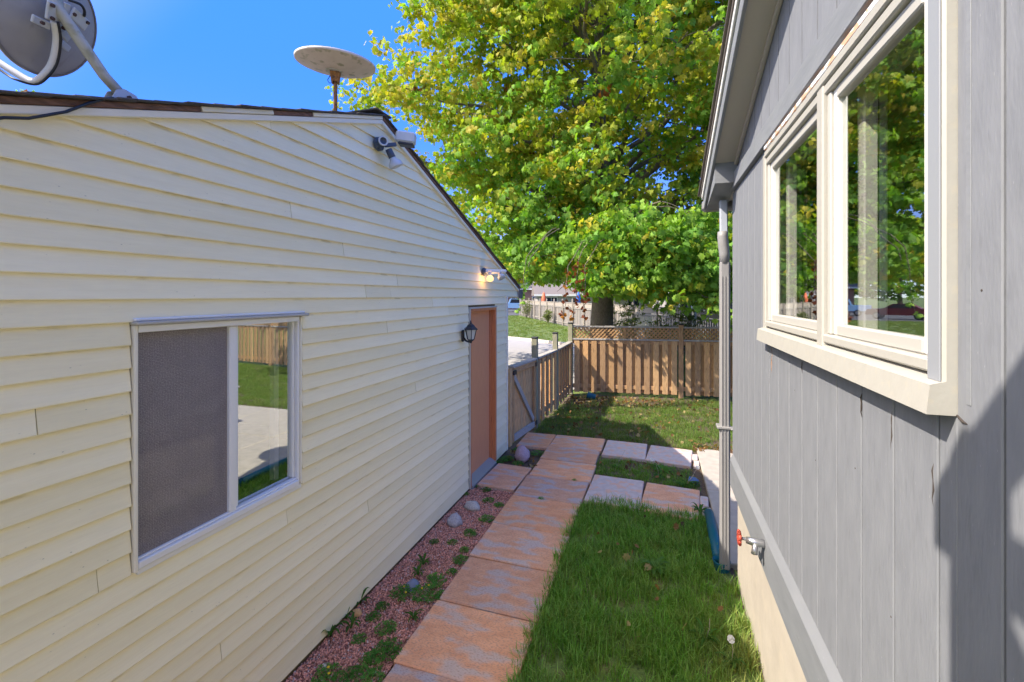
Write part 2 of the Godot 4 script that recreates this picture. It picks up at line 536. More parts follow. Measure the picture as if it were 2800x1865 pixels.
	M.blind = plain(0.70, 0.71, 0.68, 0.7)
	M.carpet = plain(0.20, 0.18, 0.15, 0.95)
	M.brick = tri_mat(layered(s, mid_, Color(0.30, 0.15, 0.11), Color(0.42, 0.23, 0.17)), Vector3(1, 1, 1), 0.9)
	M.stucco = plain(0.38, 0.35, 0.33, 0.9)
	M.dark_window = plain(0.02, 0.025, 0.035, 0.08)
	M.lantern_glass = plain(0.50, 0.52, 0.50, 0.35)
	M.tyre = plain(0.012, 0.012, 0.013, 0.8)

# ------------------------------------------------------------------ foliage meshes
func maple_leaf(st: SurfaceTool, xf: Transform3D, size: float, col: Color, simple := false) -> void:
	var o := []
	if simple:
		o = [Vector2(0, 0.0), Vector2(0.55, 0.12), Vector2(0.34, 0.42), Vector2(0.28, 0.62), Vector2(0, 1.0), Vector2(-0.28, 0.62), Vector2(-0.34, 0.42), Vector2(-0.55, 0.12)]
	else:
		o = [Vector2(0, 0.0), Vector2(0.36, -0.06), Vector2(0.30, 0.14), Vector2(0.60, 0.30), Vector2(0.42, 0.46), Vector2(0.40, 0.70), Vector2(0.20, 0.60), Vector2(0, 1.0),
			Vector2(-0.20, 0.60), Vector2(-0.40, 0.70), Vector2(-0.42, 0.46), Vector2(-0.60, 0.30), Vector2(-0.30, 0.14), Vector2(-0.36, -0.06)]
	var c := Vector2(0, 0.32)
	for i in o.size():
		var p: Vector2 = o[i]
		var q: Vector2 = o[(i + 1) % o.size()]
		var f := func(v: Vector2) -> Vector3:
			return xf * (Vector3(v.x, 0.18 * absf(v.x) - 0.22 * v.y * v.y, v.y) * size)
		st.set_color(col)
		tri(st, f.call(c), f.call(q), f.call(p))

func leaf_cluster(seed_: int, n: int, spread: float, leaf: float, simple := false) -> ArrayMesh:
	var r := RandomNumberGenerator.new()
	r.seed = seed_
	var st := begin()
	for i in n:
		var az := r.randf() * TAU
		var d := spread * sqrt(r.randf())
		var pos := Vector3(cos(az) * d, r.randf_range(-0.09, 0.09), sin(az) * d)
		var b := Basis(Vector3.UP, r.randf() * TAU) * Basis(Vector3.RIGHT, r.randf_range(0.2, 1.35)) * Basis(Vector3.BACK, r.randf_range(-0.5, 0.5))
		var k := r.randf_range(0.72, 1.25)
		var w := r.randf_range(0.9, 1.15)
		maple_leaf(st, Transform3D(b, pos), leaf * r.randf_range(0.7, 1.15), Color(k * w, k, k * 0.9), simple)
	return done(st)

func tuft(seed_: int, blades: int, h: float, spread: float, width: float) -> ArrayMesh:
	var r := RandomNumberGenerator.new()
	r.seed = seed_
	var st := begin()
	for i in blades:
		var az := r.randf() * TAU
		var base := Vector3(r.randf_range(-spread, spread), 0, r.randf_range(-spread, spread))
		var dir := Vector3(cos(az), 0, sin(az))
		var side := Vector3(-sin(az), 0, cos(az)) * width * r.randf_range(0.6, 1.2)
		var hh := h * r.randf_range(0.45, 1.15)
		var lean := r.randf_range(0.15, 0.85) * hh
		var p1 := base + dir * lean * 0.35 + Vector3(0, hh * 0.6, 0)
		var p2 := base + dir * lean + Vector3(0, hh * r.randf_range(0.75, 1.0), 0)
		var k := r.randf_range(0.6, 1.6)
		var y := r.randf_range(0.8, 1.3)
		st.set_color(Color(k * y, k, k * 0.85))
		tri(st, base - side, p1 - side * 0.8, base + side)
		tri(st, base + side, p1 - side * 0.8, p1 + side * 0.8)
		tri(st, p1 - side * 0.8, p2, p1 + side * 0.8)
	return done(st)

func rosette(seed_: int, n: int, length: float, width: float, rise: float) -> ArrayMesh:
	var r := RandomNumberGenerator.new()
	r.seed = seed_
	var st := begin()
	for i in n:
		var az := TAU * i / n * 2.4 + r.randf_range(-0.3, 0.3)
		var L := length * r.randf_range(0.6, 1.1)
		var up := rise * r.randf_range(0.5, 1.3)
		var k := r.randf_range(0.7, 1.3)
		st.set_color(Color(k * r.randf_range(0.9, 1.15), k, k * 0.9))
		var prev := []
		var steps := 5
		for j in steps + 1:
			var t := float(j) / steps
			var w := width * sin(PI * minf(1.0, t * 0.85 + 0.12)) * (1.0 if j % 2 == 0 else 0.68)
			if j == steps: w = 0.001
			var c := Vector3(cos(az) * L * t, up * L * (t - 0.75 * t * t) + 0.004, sin(az) * L * t)
			var sd := Vector3(-sin(az), 0, cos(az)) * w
			var now := [c - sd + Vector3(0, w * 0.35, 0), c, c + sd + Vector3(0, w * 0.35, 0)]
			if prev.size():
				for e in 2:
					tri(st, prev[e], now[e], prev[e + 1])
					tri(st, prev[e + 1], now[e], now[e + 1])
			prev = now
	return done(st)

func clover(seed_: int, n: int, spread: float, h: float, leaf: float) -> ArrayMesh:
	var r := RandomNumberGenerator.new()
	r.seed = seed_
	var st := begin()
	for i in n:
		var az := r.randf() * TAU
		var d := spread * sqrt(r.randf())
		var top := Vector3(cos(az) * d, h * (1.0 - 0.6 * d / spread) * r.randf_range(0.5, 1.1) + 0.004, sin(az) * d)
		var b := Basis(Vector3.UP, r.randf() * TAU) * Basis(Vector3.RIGHT, r.randf_range(-0.5, 0.5)) * Basis(Vector3.BACK, r.randf_range(-0.5, 0.5))
		var k := r.randf_range(0.65, 1.35)
		st.set_color(Color(k * r.randf_range(0.85, 1.2), k, k * 0.9))
		for e in 3:
			var a := TAU * e / 3.0
			var dir := b * Vector3(cos(a), 0, sin(a))
			var sd := b * Vector3(-sin(a), 0, cos(a))
			var L := leaf * r.randf_range(0.8, 1.2)
			tri(st, top, top + dir * L * 0.7 + sd * L * 0.45, top + dir * L)
			tri(st, top, top + dir * L, top + dir * L * 0.7 - sd * L * 0.45)
		var base := Vector3(top.x * 0.5, 0, top.z * 0.5)
		var w := Vector3(0.0012, 0, 0.0012)
		tri(st, base - w, top, base + w)
	return done(st)

# ------------------------------------------------------------------ camera, sky, sun
const SUN := Vector3(0.80, -1.0, -0.57)

func _ready() -> void:
	rng.seed = 7
	var cam := Camera3D.new()
	cam.name = "camera"
	cam.projection = Camera3D.PROJECTION_FRUSTUM
	cam.near = 0.05
	cam.far = 900.0
	cam.size = 0.05 * 1568.0 / 1045.0
	cam.frustum_offset = Vector2(0, -0.05 * 104.0 / 1045.0)
	cam.position = Vector3(0, 2.24, 0)
	cam.rotation.y = atan(333.0 / 1045.0)
	add_child(cam)
	cam.current = true
	var sky_m := ProceduralSkyMaterial.new()
	sky_m.sky_top_color = lin(0.0180, 0.0815, 0.35)
	sky_m.sky_horizon_color = lin(0.33, 0.37, 0.42)
	sky_m.sky_curve = 0.062
	sky_m.sky_energy_multiplier = 1.0
	sky_m.ground_bottom_color = lin(0.2, 0.18, 0.15)
	sky_m.ground_horizon_color = lin(0.4, 0.42, 0.42)
	sky_m.sun_angle_max = 60.0
	sky_m.sun_curve = 1.0
	var env := Environment.new()
	env.background_mode = Environment.BG_SKY
	env.sky = Sky.new()
	env.sky.sky_material = sky_m
	env.tonemap_mode = Environment.TONE_MAPPER_LINEAR
	env.tonemap_exposure = 4.85
	env.sdfgi_enabled = true
	env.ssao_enabled = true
	env.ssil_enabled = true
	var we := WorldEnvironment.new()
	we.name = "environment"
	we.environment = env
	add_child(we)
	var sun := DirectionalLight3D.new()
	sun.name = "sun"
	sun.light_color = lin(1.0, 0.90, 0.76)
	sun.light_energy = 0.6
	sun.light_angular_distance = 0.45
	sun.shadow_enabled = true
	sun.basis = Basis.looking_at(SUN.normalized())
	add_child(sun)
	make_materials()
	build_ground()
	build_garage()
	build_house()
	build_fences()
	build_background()
	build_tree()
	build_lights_and_dishes()
	build_bed_and_stones()
	build_grass()
	build_plants()

# ------------------------------------------------------------------ ground, path, patio
func build_ground() -> void:
	tag(put("ground", sheet([Vector2(-450, 60), Vector2(450, 60), Vector2(450, -600), Vector2(-450, -600)], -0.02), M.turf), "", "", "", "structure")
	tag(put("lawn_ground", sheet([Vector2(-0.79, 1.0), Vector2(0.585, 1.0), Vector2(0.585, -3.93), Vector2(0.45, -4.92), Vector2(-0.77, -4.95)], 0.0), M.turf), "", "", "", "structure")
	tag(put("soil", sheet([Vector2(-2.06, 2.0), Vector2(0.6, 2.0), Vector2(0.6, -7.2), Vector2(9.0, -7.2), Vector2(9.0, -11.7), Vector2(1.2, -10.72), Vector2(-1.88, -10.3), Vector2(-2.1, -6.3)], -0.008), M.soil), "", "", "", "structure")
	tag(put("driveway", sheet([Vector2(-2.25, -6.2), Vector2(-1.95, -10.2), Vector2(-1.2, -18.6), Vector2(-3.97, -20.4), Vector2(-5.6, -21.6), Vector2(-7.45, -22.6), Vector2(-12, -24.6), Vector2(-20, -27.0), Vector2(-30, -28.0), Vector2(-30, -6.0), Vector2(-2.25, -6.0)], -0.004), M.drive), "", "", "", "structure")
	# kerb along the far edge of the drive
	var kp := [Vector3(-1.2, 0.03, -18.6), Vector3(-3.97, 0.03, -20.4), Vector3(-5.6, 0.03, -21.6), Vector3(-7.45, 0.03, -22.6), Vector3(-12, 0.03, -24.6), Vector3(-20, 0.03, -27.0), Vector3(-30, 0.03, -28.0)]
	var k := thing("kerb", "", "", Vector3.ZERO, "", "structure")
	for i in kp.size() - 1:
		var n := int(ceil(kp[i].distance_to(kp[i + 1]) / 1.6))
		for j in n:
			var a: Vector3 = kp[i].lerp(kp[i + 1], float(j) / n)
			var b: Vector3 = kp[i].lerp(kp[i + 1], float(j + 1) / n)
			bar("kerb_stone", a, b + (a - b).normalized() * 0.012, 0.17, 0.16, M.kerb, k, 0.015)
	tag(put("road", sheet([Vector2(-80, -44), Vector2(-15.2, -49.5), Vector2(-19, -95), Vector2(-90, -110)], 0.0), M.asphalt), "", "", "", "structure")
	# the path of square slabs
	var path := thing("path", "", "", Vector3.ZERO, "", "structure")
	var joints := [-7.10, -6.55, -5.985, -5.40, -4.80, -4.15, -3.565, -2.985, -2.395, -1.80, -1.2]
	for i in joints.size() - 1:
		var dz: float = rng.randf_range(-0.006, 0.006)
		var size := Vector3(0.755 + rng.randf_range(-0.01, 0.01), 0.05, joints[i + 1] - joints[i] - 0.013)
		var b := Basis(Vector3.UP, rng.randf_range(-0.012, 0.012)) * Basis(Vector3.BACK, rng.randf_range(-0.012, 0.012)) * Basis(Vector3.RIGHT, rng.randf_range(-0.01, 0.01))
		set_at("paver", box_mesh(size, 0.008), M.paver[i % 5], path, Transform3D(b, Vector3(-1.14 + rng.randf_range(-0.012, 0.012), 0.012, (joints[i] + joints[i + 1]) / 2.0 + dz)))
	# slabs to either side of it
	var sides := [[Vector3(-0.434, 0.008, -6.74), Vector3(0.585, 0.05, 0.67), 0.02, true], [Vector3(0.168, 0.01, -6.67), Vector3(0.575, 0.05, 0.66), 0.10, true],
		[Vector3(-0.45, 0.012, -5.27), Vector3(0.588, 0.05, 0.75), 0.03, true], [Vector3(0.143, 0.012, -5.21), Vector3(0.578, 0.05, 0.75), 0.09, false],
		[Vector3(-1.77, 0.012, -5.29), Vector3(0.46, 0.05, 0.70), 0.03, false], [Vector3(-1.755, 0.006, -6.77), Vector3(0.47, 0.05, 0.66), -0.02, false],
		[Vector3(0.487, 0.006, -5.30), Vector3(0.085, 0.05, 0.24), 0.08, true], [Vector3(0.487, 0.006, -5.03), Vector3(0.085, 0.05, 0.24), 0.08, true],
		[Vector3(0.50, 0.004, -6.72), Vector3(0.075, 0.05, 0.22), 0.1, true], [Vector3(0.50, 0.004, -6.45), Vector3(0.07, 0.05, 0.24), 0.1, true]]
	for e in sides:
		var m: Material = M.paver_grey if e[3] else M.paver[rng.randi() % 5]
		set_at("paver", box_mesh(e[1], 0.008), m, path, Transform3D(Basis(Vector3.UP, -e[2]) * Basis(Vector3.BACK, rng.randf_range(-0.015, 0.015)), e[0]))
	# concrete along the house and behind it
	var patio := thing("patio", "", "", Vector3.ZERO, "", "structure")
	var xs := [0.54, 1.55, 3.05, 4.55, 6.05, 7.55, 9.05]
	var zs := [-7.10, -5.625, -4.12, -3.94]
	for i in xs.size() - 1:
		for j in zs.size() - 1:
			if i == 0 and j == 2: continue
			set_at("concrete_slab", box_mesh(Vector3(xs[i + 1] - xs[i] - 0.014, 0.08, absf(zs[j + 1] - zs[j]) - 0.014), 0.008), M.concrete, patio, Transform3D(Basis(), Vector3((xs[i] + xs[i + 1]) / 2.0, -0.01 + 0.002 * ((i + j) % 2), (zs[j] + zs[j + 1]) / 2.0)))

# ------------------------------------------------------------------ garage
const GX := -2.05
const PEAK_Y := 3.60
const PEAK_Z := -3.05
const SLOPE := 0.345

func rake_far(y: float) -> float:
	return PEAK_Z - (PEAK_Y - y) / SLOPE

func rake_near(y: float) -> float:
	return PEAK_Z + (PEAK_Y - y) / SLOPE

func siding_piece(y0: float, y1: float, z0b: float, z0t: float, z1b: float, z1t: float, lift := 0.0) -> ArrayMesh:
	# bottom lip proud, top tucked in under the next course; z0 is the far end, z1 the near one
	var st := begin()
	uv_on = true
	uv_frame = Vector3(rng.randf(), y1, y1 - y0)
	var x := GX + lift
	var pf := [Vector2(x - 0.008, y1), Vector2(x + 0.0015, y0 + 0.030), Vector2(x + 0.0055, y0 + 0.004), Vector2(x + 0.004, y0), Vector2(x - 0.009, y0 + 0.003)]
	var A := []
	var B := []
	for p in pf:
		var t: float = (p.y - y0) / (y1 - y0)
		A.append(Vector3(p.x, p.y, lerpf(z0b, z0t, t)))
		B.append(Vector3(p.x, p.y, lerpf(z1b, z1t, t)))
	var mid: Vector3 = (A[0] + A[2] + B[0] + B[2]) / 4.0 - Vector3(0.004, 0, 0)
	for i in pf.size():
		var j := (i + 1) % pf.size()
		quad_out(st, A[i], A[j], B[j], B[i], mid)
	for i in range(1, pf.size() - 1):
		tri_out(st, A[0], A[i], A[i + 1], mid)
		tri_out(st, B[0], B[i], B[i + 1], mid)
	uv_on = false
	return done(st)

func build_garage() -> void:
	var g := thing("garage", "garage clad in level cream boards with an orange side door and sliding window", "garage", Vector3(-4.5, 0, -3.0))
	# body: four thick walls, so that the inside is dark; openings for the window
	var wx0 := -2.20
	var wx1 := -2.0595
	var oz0 := -2.205
	var oz1 := -1.325
	var oy0 := 1.14
	var oy1 := 2.10
	block("wall", Vector3(wx0, 0, -6.17), Vector3(wx1, 2.30, -5.70), M.cavity, g, 0.001)
	block("wall", Vector3(wx0, 2.09, -5.699), Vector3(wx1, 2.30, -4.809), M.cavity, g, 0.001)
	block("wall", Vector3(wx0, 0, -4.808), Vector3(wx1, 2.30, oz0), M.cavity, g, 0.001)
	block("wall", Vector3(wx0, 0, oz1), Vector3(wx1, 2.30, 0.10), M.cavity, g, 0.001)
	block("wall", Vector3(wx0, 0, oz0 + 0.001), Vector3(wx1, oy0, oz1 - 0.001), M.cavity, g, 0.001)
	block("wall", Vector3(wx0, oy1, oz0 + 0.001), Vector3(wx1, 2.30, oz1 - 0.001), M.cavity, g, 0.001)
	put("gable_wall", slab_mesh([Vector2(-6.62, 2.301), Vector2(0.52, 2.301), Vector2(PEAK_Z, PEAK_Y - 0.02)], Vector3(wx0, 0, 0), Vector3(0, 0, 1), Vector3(0, 1, 0), Vector3(wx1 - wx0, 0, 0)), M.cavity, g)
	put("gable_wall", slab_mesh([Vector2(-6.62, 2.301), Vector2(0.52, 2.301), Vector2(PEAK_Z, PEAK_Y - 0.02)], Vector3(-8.0, 0, 0), Vector3(0, 0, 1), Vector3(0, 1, 0), Vector3(-0.14, 0, 0)), M.cream_trim, g)
	block("wall", Vector3(-8.14, 0, -6.17), Vector3(-8.0, 2.30, 0.10), M.cream_trim, g)
	block("wall", Vector3(-7.99, 0, -6.17), Vector3(wx0 - 0.01, 2.30, -6.05), M.cream_trim, g)
	block("wall", Vector3(-7.99, 0, -0.02), Vector3(wx0 - 0.01, 2.30, 0.10), M.cream_trim, g)
	block("floor", Vector3(-7.99, 0.0, -6.04), Vector3(wx0 - 0.01, 0.05, -0.03), M.inside, g)
	# siding courses, split where lengths meet and round the openings
	var step := 0.094
	var y_line := 2.225
	var seams := {1: [-3.3], -1: [-3.92], -2: [-4.28], -3: [-3.15], 0: [-2.87, -3.2], 3: [-2.62], 5: [-2.15], 8: [-4.3], -12: [-1.18], -14: [-2.12], 2: [-4.6], -5: [-1.0], -9: [-3.6], -17: [-2.9], -19: [-1.7], 10: [-2.0], -7: [-0.7]}
	var mats := [M.siding, M.siding_b, M.siding_c]
	for k in range(-23, 15):
		var y0 := y_line + k * step
		var y1 := y0 + step + 0.004
		if k == -23: y0 = 0.035
		if y0 > PEAK_Y - 0.05: continue
		var yt := minf(y1, PEAK_Y - 0.01)
		var zf0 := -6.15 if y0 < 2.22 else maxf(rake_far(y0), -6.72)
		var zf1 := -6.15 if y0 < 2.22 else maxf(rake_far(yt), -6.72)
		var zn0 := 0.08 if y0 < 2.22 else minf(rake_near(y0), 0.62)
		var zn1 := 0.08 if y0 < 2.22 else minf(rake_near(yt), 0.62)
		# spans as [far, near]; the ends of the first and last follow the rake
		var cuts := []
		if y0 < 2.09: cuts.append([-5.70, -4.80])
		if y1 > 1.115 and y0 < 2.125: cuts.append([-2.235, -1.297])
		var spans := []
		var f := zf0
		for c in cuts:
			spans.append([f, c[0]])
			f = c[1]
		spans.append([f, zn0])
		for s in spans:
			var ends := [s[0]]
			for z in seams.get(k, []):
				if z > s[0] + 0.1 and z < s[1] - 0.1: ends.append(z)
			ends.append(s[1])
			ends.sort()
			for i in ends.size() - 1:
				var a: float = ends[i]
				var b: float = ends[i + 1]
				var at := zf1 if a == zf0 else a
				var bt := zn1 if b == zn0 else b - 0.002
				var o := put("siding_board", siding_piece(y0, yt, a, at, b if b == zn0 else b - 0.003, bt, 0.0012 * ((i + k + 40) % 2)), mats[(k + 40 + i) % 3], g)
				o.rotation.z = 0.0
	# corner post and eave return
	block("corner_post", Vector3(GX - 0.06, 0.03, -6.21), Vector3(GX + 0.014, 2.235, -6.15), M.cream_trim, g, 0.004)
	block("eave_return", Vector3(-8.0, 2.228, -6.70), Vector3(GX - 0.012, 2.262, -6.16), M.cream_trim, g)
	block("eave_return", Vector3(-8.0, 2.228, 0.10), Vector3(GX - 0.012, 2.262, 0.62), M.cream_trim, g)
	block("gutter", Vector3(-8.0, 2.21, -6.86), Vector3(GX + 0.02, 2.33, -6.73), M.lamp_white, g, 0.02)
	block("gutter_end", Vector3(GX + 0.022, 2.20, -6.90), Vector3(GX + 0.032, 2.34, -6.71), plain(0.13, 0.12, 0.125, 0.6), g, 0.004)
	# rake trim below, roof boards above it, shingles on top
	for side in [-1.0, 1.0]:
		var far: float = side
		var end_z: float = PEAK_Z + far * 3.68
		var pk := Vector3(0, PEAK_Y, PEAK_Z)
		var ev := Vector3(0, PEAK_Y - SLOPE * 3.68, end_z)
		var dirn := (ev - pk).normalized()
		var nrm := Vector3(0, dirn.z * far, -dirn.y * far).normalized()
		if nrm.y < 0: nrm = -nrm
		bar("rake_trim", pk + Vector3(GX + 0.008, 0, 0) + nrm * -0.012, ev + Vector3(GX + 0.008, 0, 0) + nrm * -0.012, 0.036, 0.030, M.cream_trim, g, 0.003, nrm)
		# lengths of roof board: some bare and rotten, some capped in cream metal
		var cuts := [0.0, 0.203, 0.285, 0.399, 0.7, 1.0] if side > 0 else [0.0, 0.3, 0.55, 0.8, 1.0]
		var bare := [0, 1, 0, 1, 1] if side > 0 else [1, 1, 1, 1]
		for i in cuts.size() - 1:
			var a := pk.lerp(ev, cuts[i]) + Vector3(GX + 0.016, 0, 0) + nrm * 0.017
			var b := pk.lerp(ev, cuts[i + 1]) + Vector3(GX + 0.016, 0, 0) + nrm * 0.017
			bar("rake_board", a, b + (a - b).normalized() * 0.003, 0.030 if bare[i] else 0.034, 0.024, M.roof_wood if bare[i] else M.cream_trim, g, 0.003, nrm)
		# deck and courses of shingles, each lapped over the one below
		put("roof_deck", slab_mesh([Vector2(pk.z, pk.y), Vector2(ev.z, ev.y), Vector2(ev.z, ev.y + 0.026), Vector2(pk.z, pk.y + 0.026)], Vector3(-8.3, 0, 0), Vector3(0, 0, 1), Vector3(0, 1, 0), Vector3(6.21, 0, 0)), M.roof_wood, g)
		var n := 27
		for i in n:
			var a := pk.lerp(ev, float(i) / n - 0.006)
			var b := pk.lerp(ev, float(i + 1) / n + 0.012)
			var lift := nrm * (0.032)
			var wob: float = rng.randf_range(-0.006, 0.008)
			bar("shingle_course", Vector3(-5.15 + wob, a.y, a.z) + lift, Vector3(-5.15 + wob, b.y, b.z) + lift + nrm * (0.004 + rng.randf() * 0.005), 6.30, 0.009, M.shingle, g, 0.002, nrm)
	bar("ridge_cap", Vector3(-8.3, PEAK_Y + 0.052, PEAK_Z), Vector3(GX + 0.045, PEAK_Y + 0.052, PEAK_Z), 0.20, 0.014, M.shingle, g, 0.004)
	# window: sliding, with a mesh screen over the near half
	var w := Node3D.new()
	w.name = "window"
	g.add_child(w, true)
	var zl := -2.225
	var zr := -1.302
	var yb := 1.112
	var yt2 := 2.118
	block("frame", Vector3(GX - 0.06, yb - 0.01, zr - 0.015), Vector3(GX + 0.016, yt2, zr), M.cream_trim, w, 0.003)
	block("frame", Vector3(GX - 0.06, yb, zl), Vector3(GX + 0.016, yt2, zl + 0.010), M.cream_trim, w, 0.003)
	block("frame", Vector3(GX - 0.06, yb, zl + 0.0105), Vector3(GX + 0.006, yt2, zl + 0.026), M.alu, w, 0.003)
	block("frame", Vector3(GX - 0.06, yt2 - 0.03, zl + 0.0265), Vector3(GX + 0.020, yt2, zr - 0.0155), M.alu, w, 0.003)
	block("sill", Vector3(GX - 0.06, yb, zl + 0.0265), Vector3(GX + 0.018, yb + 0.030, zr - 0.0155), M.alu, w, 0.003)
	block("sill", Vector3(GX - 0.06, yb - 0.026, zl), Vector3(GX + 0.010, yb - 0.001, zr - 0.0155), M.alu, w, 0.003)
	block("sill_track", Vector3(GX - 0.03, yb + 0.0305, zl + 0.0265), Vector3(GX + 0.002, yb + 0.040, zr - 0.0155), M.alu, w, 0.002)
	block("head_flashing", Vector3(GX - 0.01, yt2 + 0.001, zl - 0.035), Vector3(GX + 0.040, yt2 + 0.016, zr + 0.004), M.white_trim, w, 0.004)
	block("head_flashing", Vector3(GX - 0.01, yt2 + 0.0165, zl - 0.02), Vector3(GX + 0.020, yt2 + 0.030, zr + 0.0), M.alu, w, 0.004)
	block("meeting_rail", Vector3(GX - 0.035, yb + 0.041, -1.785), Vector3(GX + 0.006, yt2 - 0.031, -1.745), M.alu, w, 0.004)
	block("meeting_rail", Vector3(GX - 0.045, yb + 0.041, -1.812), Vector3(GX - 0.012, yt2 - 0.031, -1.7855), M.alu, w, 0.004)
	block("sash_stile", Vector3(GX - 0.05, yb + 0.041, zl + 0.0267), Vector3(GX - 0.016, yt2 - 0.031, zl + 0.040), M.alu, w, 0.004)
	pane("pane", GX - 0.034, yb + 0.041, yt2 - 0.031, zl + 0.0405, -1.8125, M.pane_garage, w)
	pane("pane", GX - 0.050, yb + 0.041, yt2 - 0.031, -1.786, zr - 0.016, M.pane_garage, w)
	pane("mesh_screen", GX - 0.011, yb + 0.041, yt2 - 0.031, -1.744, zr - 0.016, M.screen, w)
	block("inner_frame", Vector3(GX - 0.15, yb + 0.03, zl + 0.05), Vector3(GX - 0.11, yt2 - 0.02, zl + 0.085), M.alu, w)
	# door, set back in its frame
	var d := Node3D.new()
	d.name = "door"
	g.add_child(d, true)
	block("panel", Vector3(GX - 0.10, 0.10, -5.655), Vector3(GX - 0.062, 2.055, -4.845), M.door, d, 0.003)
	block("frame", Vector3(GX - 0.10, 0.06, -5.695), Vector3(GX + 0.020, 2.085, -5.655), M.door_frame, d, 0.003)
	block("frame", Vector3(GX - 0.10, 0.03, -4.845), Vector3(GX + 0.020, 2.085, -4.812), M.door_frame, d, 0.003)
	block("frame", Vector3(GX - 0.10, 2.0555, -5.6545), Vector3(GX + 0.018, 2.087, -4.8455), M.door_frame, d, 0.003)
	block("door_stop", Vector3(GX - 0.061, 0.10, -5.6545), Vector3(GX - 0.045, 2.054, -5.635), M.door_frame, d, 0.002)
	block("casing", Vector3(GX - 0.004, 0.03, -4.8115), Vector3(GX + 0.024, 2.105, -4.796), M.white_trim, d, 0.002)
	block("casing", Vector3(GX - 0.004, 0.06, -5.708), Vector3(GX + 0.018, 2.105, -5.6955), M.white_trim, d, 0.002)
	block("casing", Vector3(GX - 0.004, 2.0875, -5.708), Vector3(GX + 0.026, 2.106, -4.7965), M.white_trim, d, 0.002)
	put("threshold", slab_mesh([Vector2(GX - 0.12, 0.01), Vector2(GX + 0.035, 0.01), Vector2(GX + 0.035, 0.045), Vector2(GX - 0.061, 0.105), Vector2(GX - 0.12, 0.105)], Vector3(0, 0, -5.655), Vector3(1, 0, 0), Vector3(0, 1, 0), Vector3(0, 0, 0.81)), M.threshold, d)

# ------------------------------------------------------------------ house
const HX := 0.57

func house_soffit(z: float) -> float:
	return 3.19 + 0.33 * (z + 3.87)

